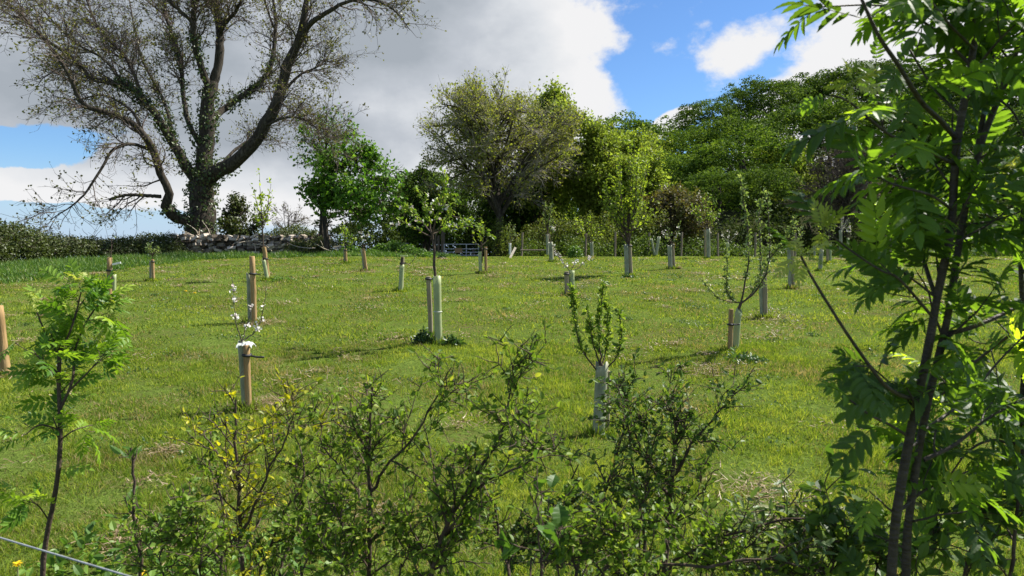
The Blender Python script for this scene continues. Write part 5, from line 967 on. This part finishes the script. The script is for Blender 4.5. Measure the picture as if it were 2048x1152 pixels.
def blob(px, py, rx, ry, rot=0):
    a0, e0 = azel(px, py); rx /= F; ry /= F; da = mth('SUBTRACT', az, a0); de = mth('SUBTRACT', el, e0); c, s = cos(radians(rot)), sin(radians(rot))
    u = mth('MULTIPLY_ADD', da, c/rx, mth('MULTIPLY', de, s/rx)); v = mth('MULTIPLY_ADD', da, -s/ry, mth('MULTIPLY', de, c/ry))
    d = mth('SQRT', mth('ADD', mth('MULTIPLY', u, u), mth('MULTIPLY', v, v))); return mth('SUBTRACT', 1., d)     # 1 at centre, 0 at rim, negative outside
def vmax(l):
    r = l[0]
    for x in l[1:]: r = mth('MAXIMUM', r, x)
    return r
field = vmax([blob(480, 60, 720, 350), blob(930, 130, 270, 240), blob(1060, 200, 200, 110), blob(420, 330, 330, 100), blob(90, 372, 240, 44), blob(60, 180, 340, 90), blob(1840, 150, 380, 150, 20), blob(1352, 240, 62, 24, 25), blob(1960, 60, 330, 270), blob(600, 360, 330, 120), mth('MULTIPLY', blob(1530, 85, 150, 45, 35), .3), blob(760, 330, 260, 130)])
holes = vmax([blob(20, 295, 150, 40, 5), blob(130, 442, 260, 22), blob(60, 425, 110, 22)]); field = mth('SUBTRACT', field, mth('MULTIPLY', mth('MAXIMUM', mth('ADD', holes, mth('MULTIPLY', mth('SUBTRACT', nC, .5), 2.2)), 0.), mth('MULTIPLY_ADD', nA, 3.0, -.2)))
# cloud banks elsewhere in the sky
gen = mth('MULTIPLY_ADD', mth('SUBTRACT', nD, .52), 3., 0.); far = mth('GREATER_THAN', mth('ABSOLUTE', az), 1.0); hi = mth('GREATER_THAN', el, .62); oth = mth('MAXIMUM', far, hi)
field = mth('ADD', mth('MULTIPLY', field, mth('SUBTRACT', 1., oth)), mth('MULTIPLY', gen, oth))
dens = mth('MULTIPLY_ADD', mth('SUBTRACT', nA, .5), 2.3, mth('MULTIPLY_ADD', mth('MAXIMUM', field, -1.), 1.6, mth('MULTIPLY', mth('SUBTRACT', nC, .5), .9)))
cov = N(nt, 'ShaderNodeMapRange', interpolation_type='SMOOTHSTEP', inp={1: -.02, 2: .34, 3: 0., 4: 1.}); L.new(dens, cov.inputs[0])
dark = vmax([blob(760, 90, 330, 230), blob(100, 180, 420, 130), blob(560, 250, 420, 130), blob(300, 70, 400, 200), blob(640, 300, 200, 60)])
dk = mth('MULTIPLY_ADD', mth('SUBTRACT', nB, .5), 2.0, mth('MULTIPLY_ADD', mth('MAXIMUM', dark, -1.), 1.3, mth('MULTIPLY', mth('SUBTRACT', nA, .5), -1.6)))
cr = ramp(nt, [(0, (.95, .95, .96)), (.35, (.78, .81, .85)), (.65, (.57, .61, .67)), (1, (.42, .465, .52))], mth('MULTIPLY_ADD', dk, .8, .20, True))
cs = N(nt, 'ShaderNodeMix', data_type='RGBA', blend_type='MULTIPLY'); cs.inputs[0].default_value = 1; L.new(cr.outputs[0], cs.inputs[6]); cs.inputs[7].default_value = (5.7, 5.7, 5.7, 1)
hz = N(nt, 'ShaderNodeMapRange', interpolation_type='SMOOTHSTEP', inp={1: -.01, 2: .12, 3: .8, 4: 0.}); L.new(el, hz.inputs[0]); hm = N(nt, 'ShaderNodeMix', data_type='RGBA'); L.new(hz.outputs[0], hm.inputs[0]); sm_ = N(nt, 'ShaderNodeMix', data_type='RGBA', blend_type='MULTIPLY'); sm_.inputs[0].default_value = 1; L.new(sky.outputs[0], sm_.inputs[6]); sm_.inputs[7].default_value = (.66, .78, .90, 1); L.new(sm_.outputs[2], hm.inputs[6]); hm.inputs[7].default_value = (3.0, 4.0, 5.4, 1)
mx = N(nt, 'ShaderNodeMix', data_type='RGBA'); L.new(cov.outputs[0], mx.inputs[0]); L.new(hm.outputs[2], mx.inputs[6]); L.new(cs.outputs[2], mx.inputs[7])
bg = N(nt, 'ShaderNodeBackground', inp={'Strength': .08}); L.new(mx.outputs[2], bg.inputs[0]); wo = N(nt, 'ShaderNodeOutputWorld'); L.new(bg.outputs[0], wo.inputs[0])
sc = bpy.context.scene; sc.view_settings.view_transform = 'Standard'; sc.view_settings.look = 'None'; sc.view_settings.gamma = 1; sc.view_settings.exposure = 1.05
sc.cycles.max_bounces = 6; sc.cycles.diffuse_bounces = 3; sc.cycles.transmission_bounces = 4; sc.cycles.transparent_max_bounces = 4; sc.cycles.use_denoising = True
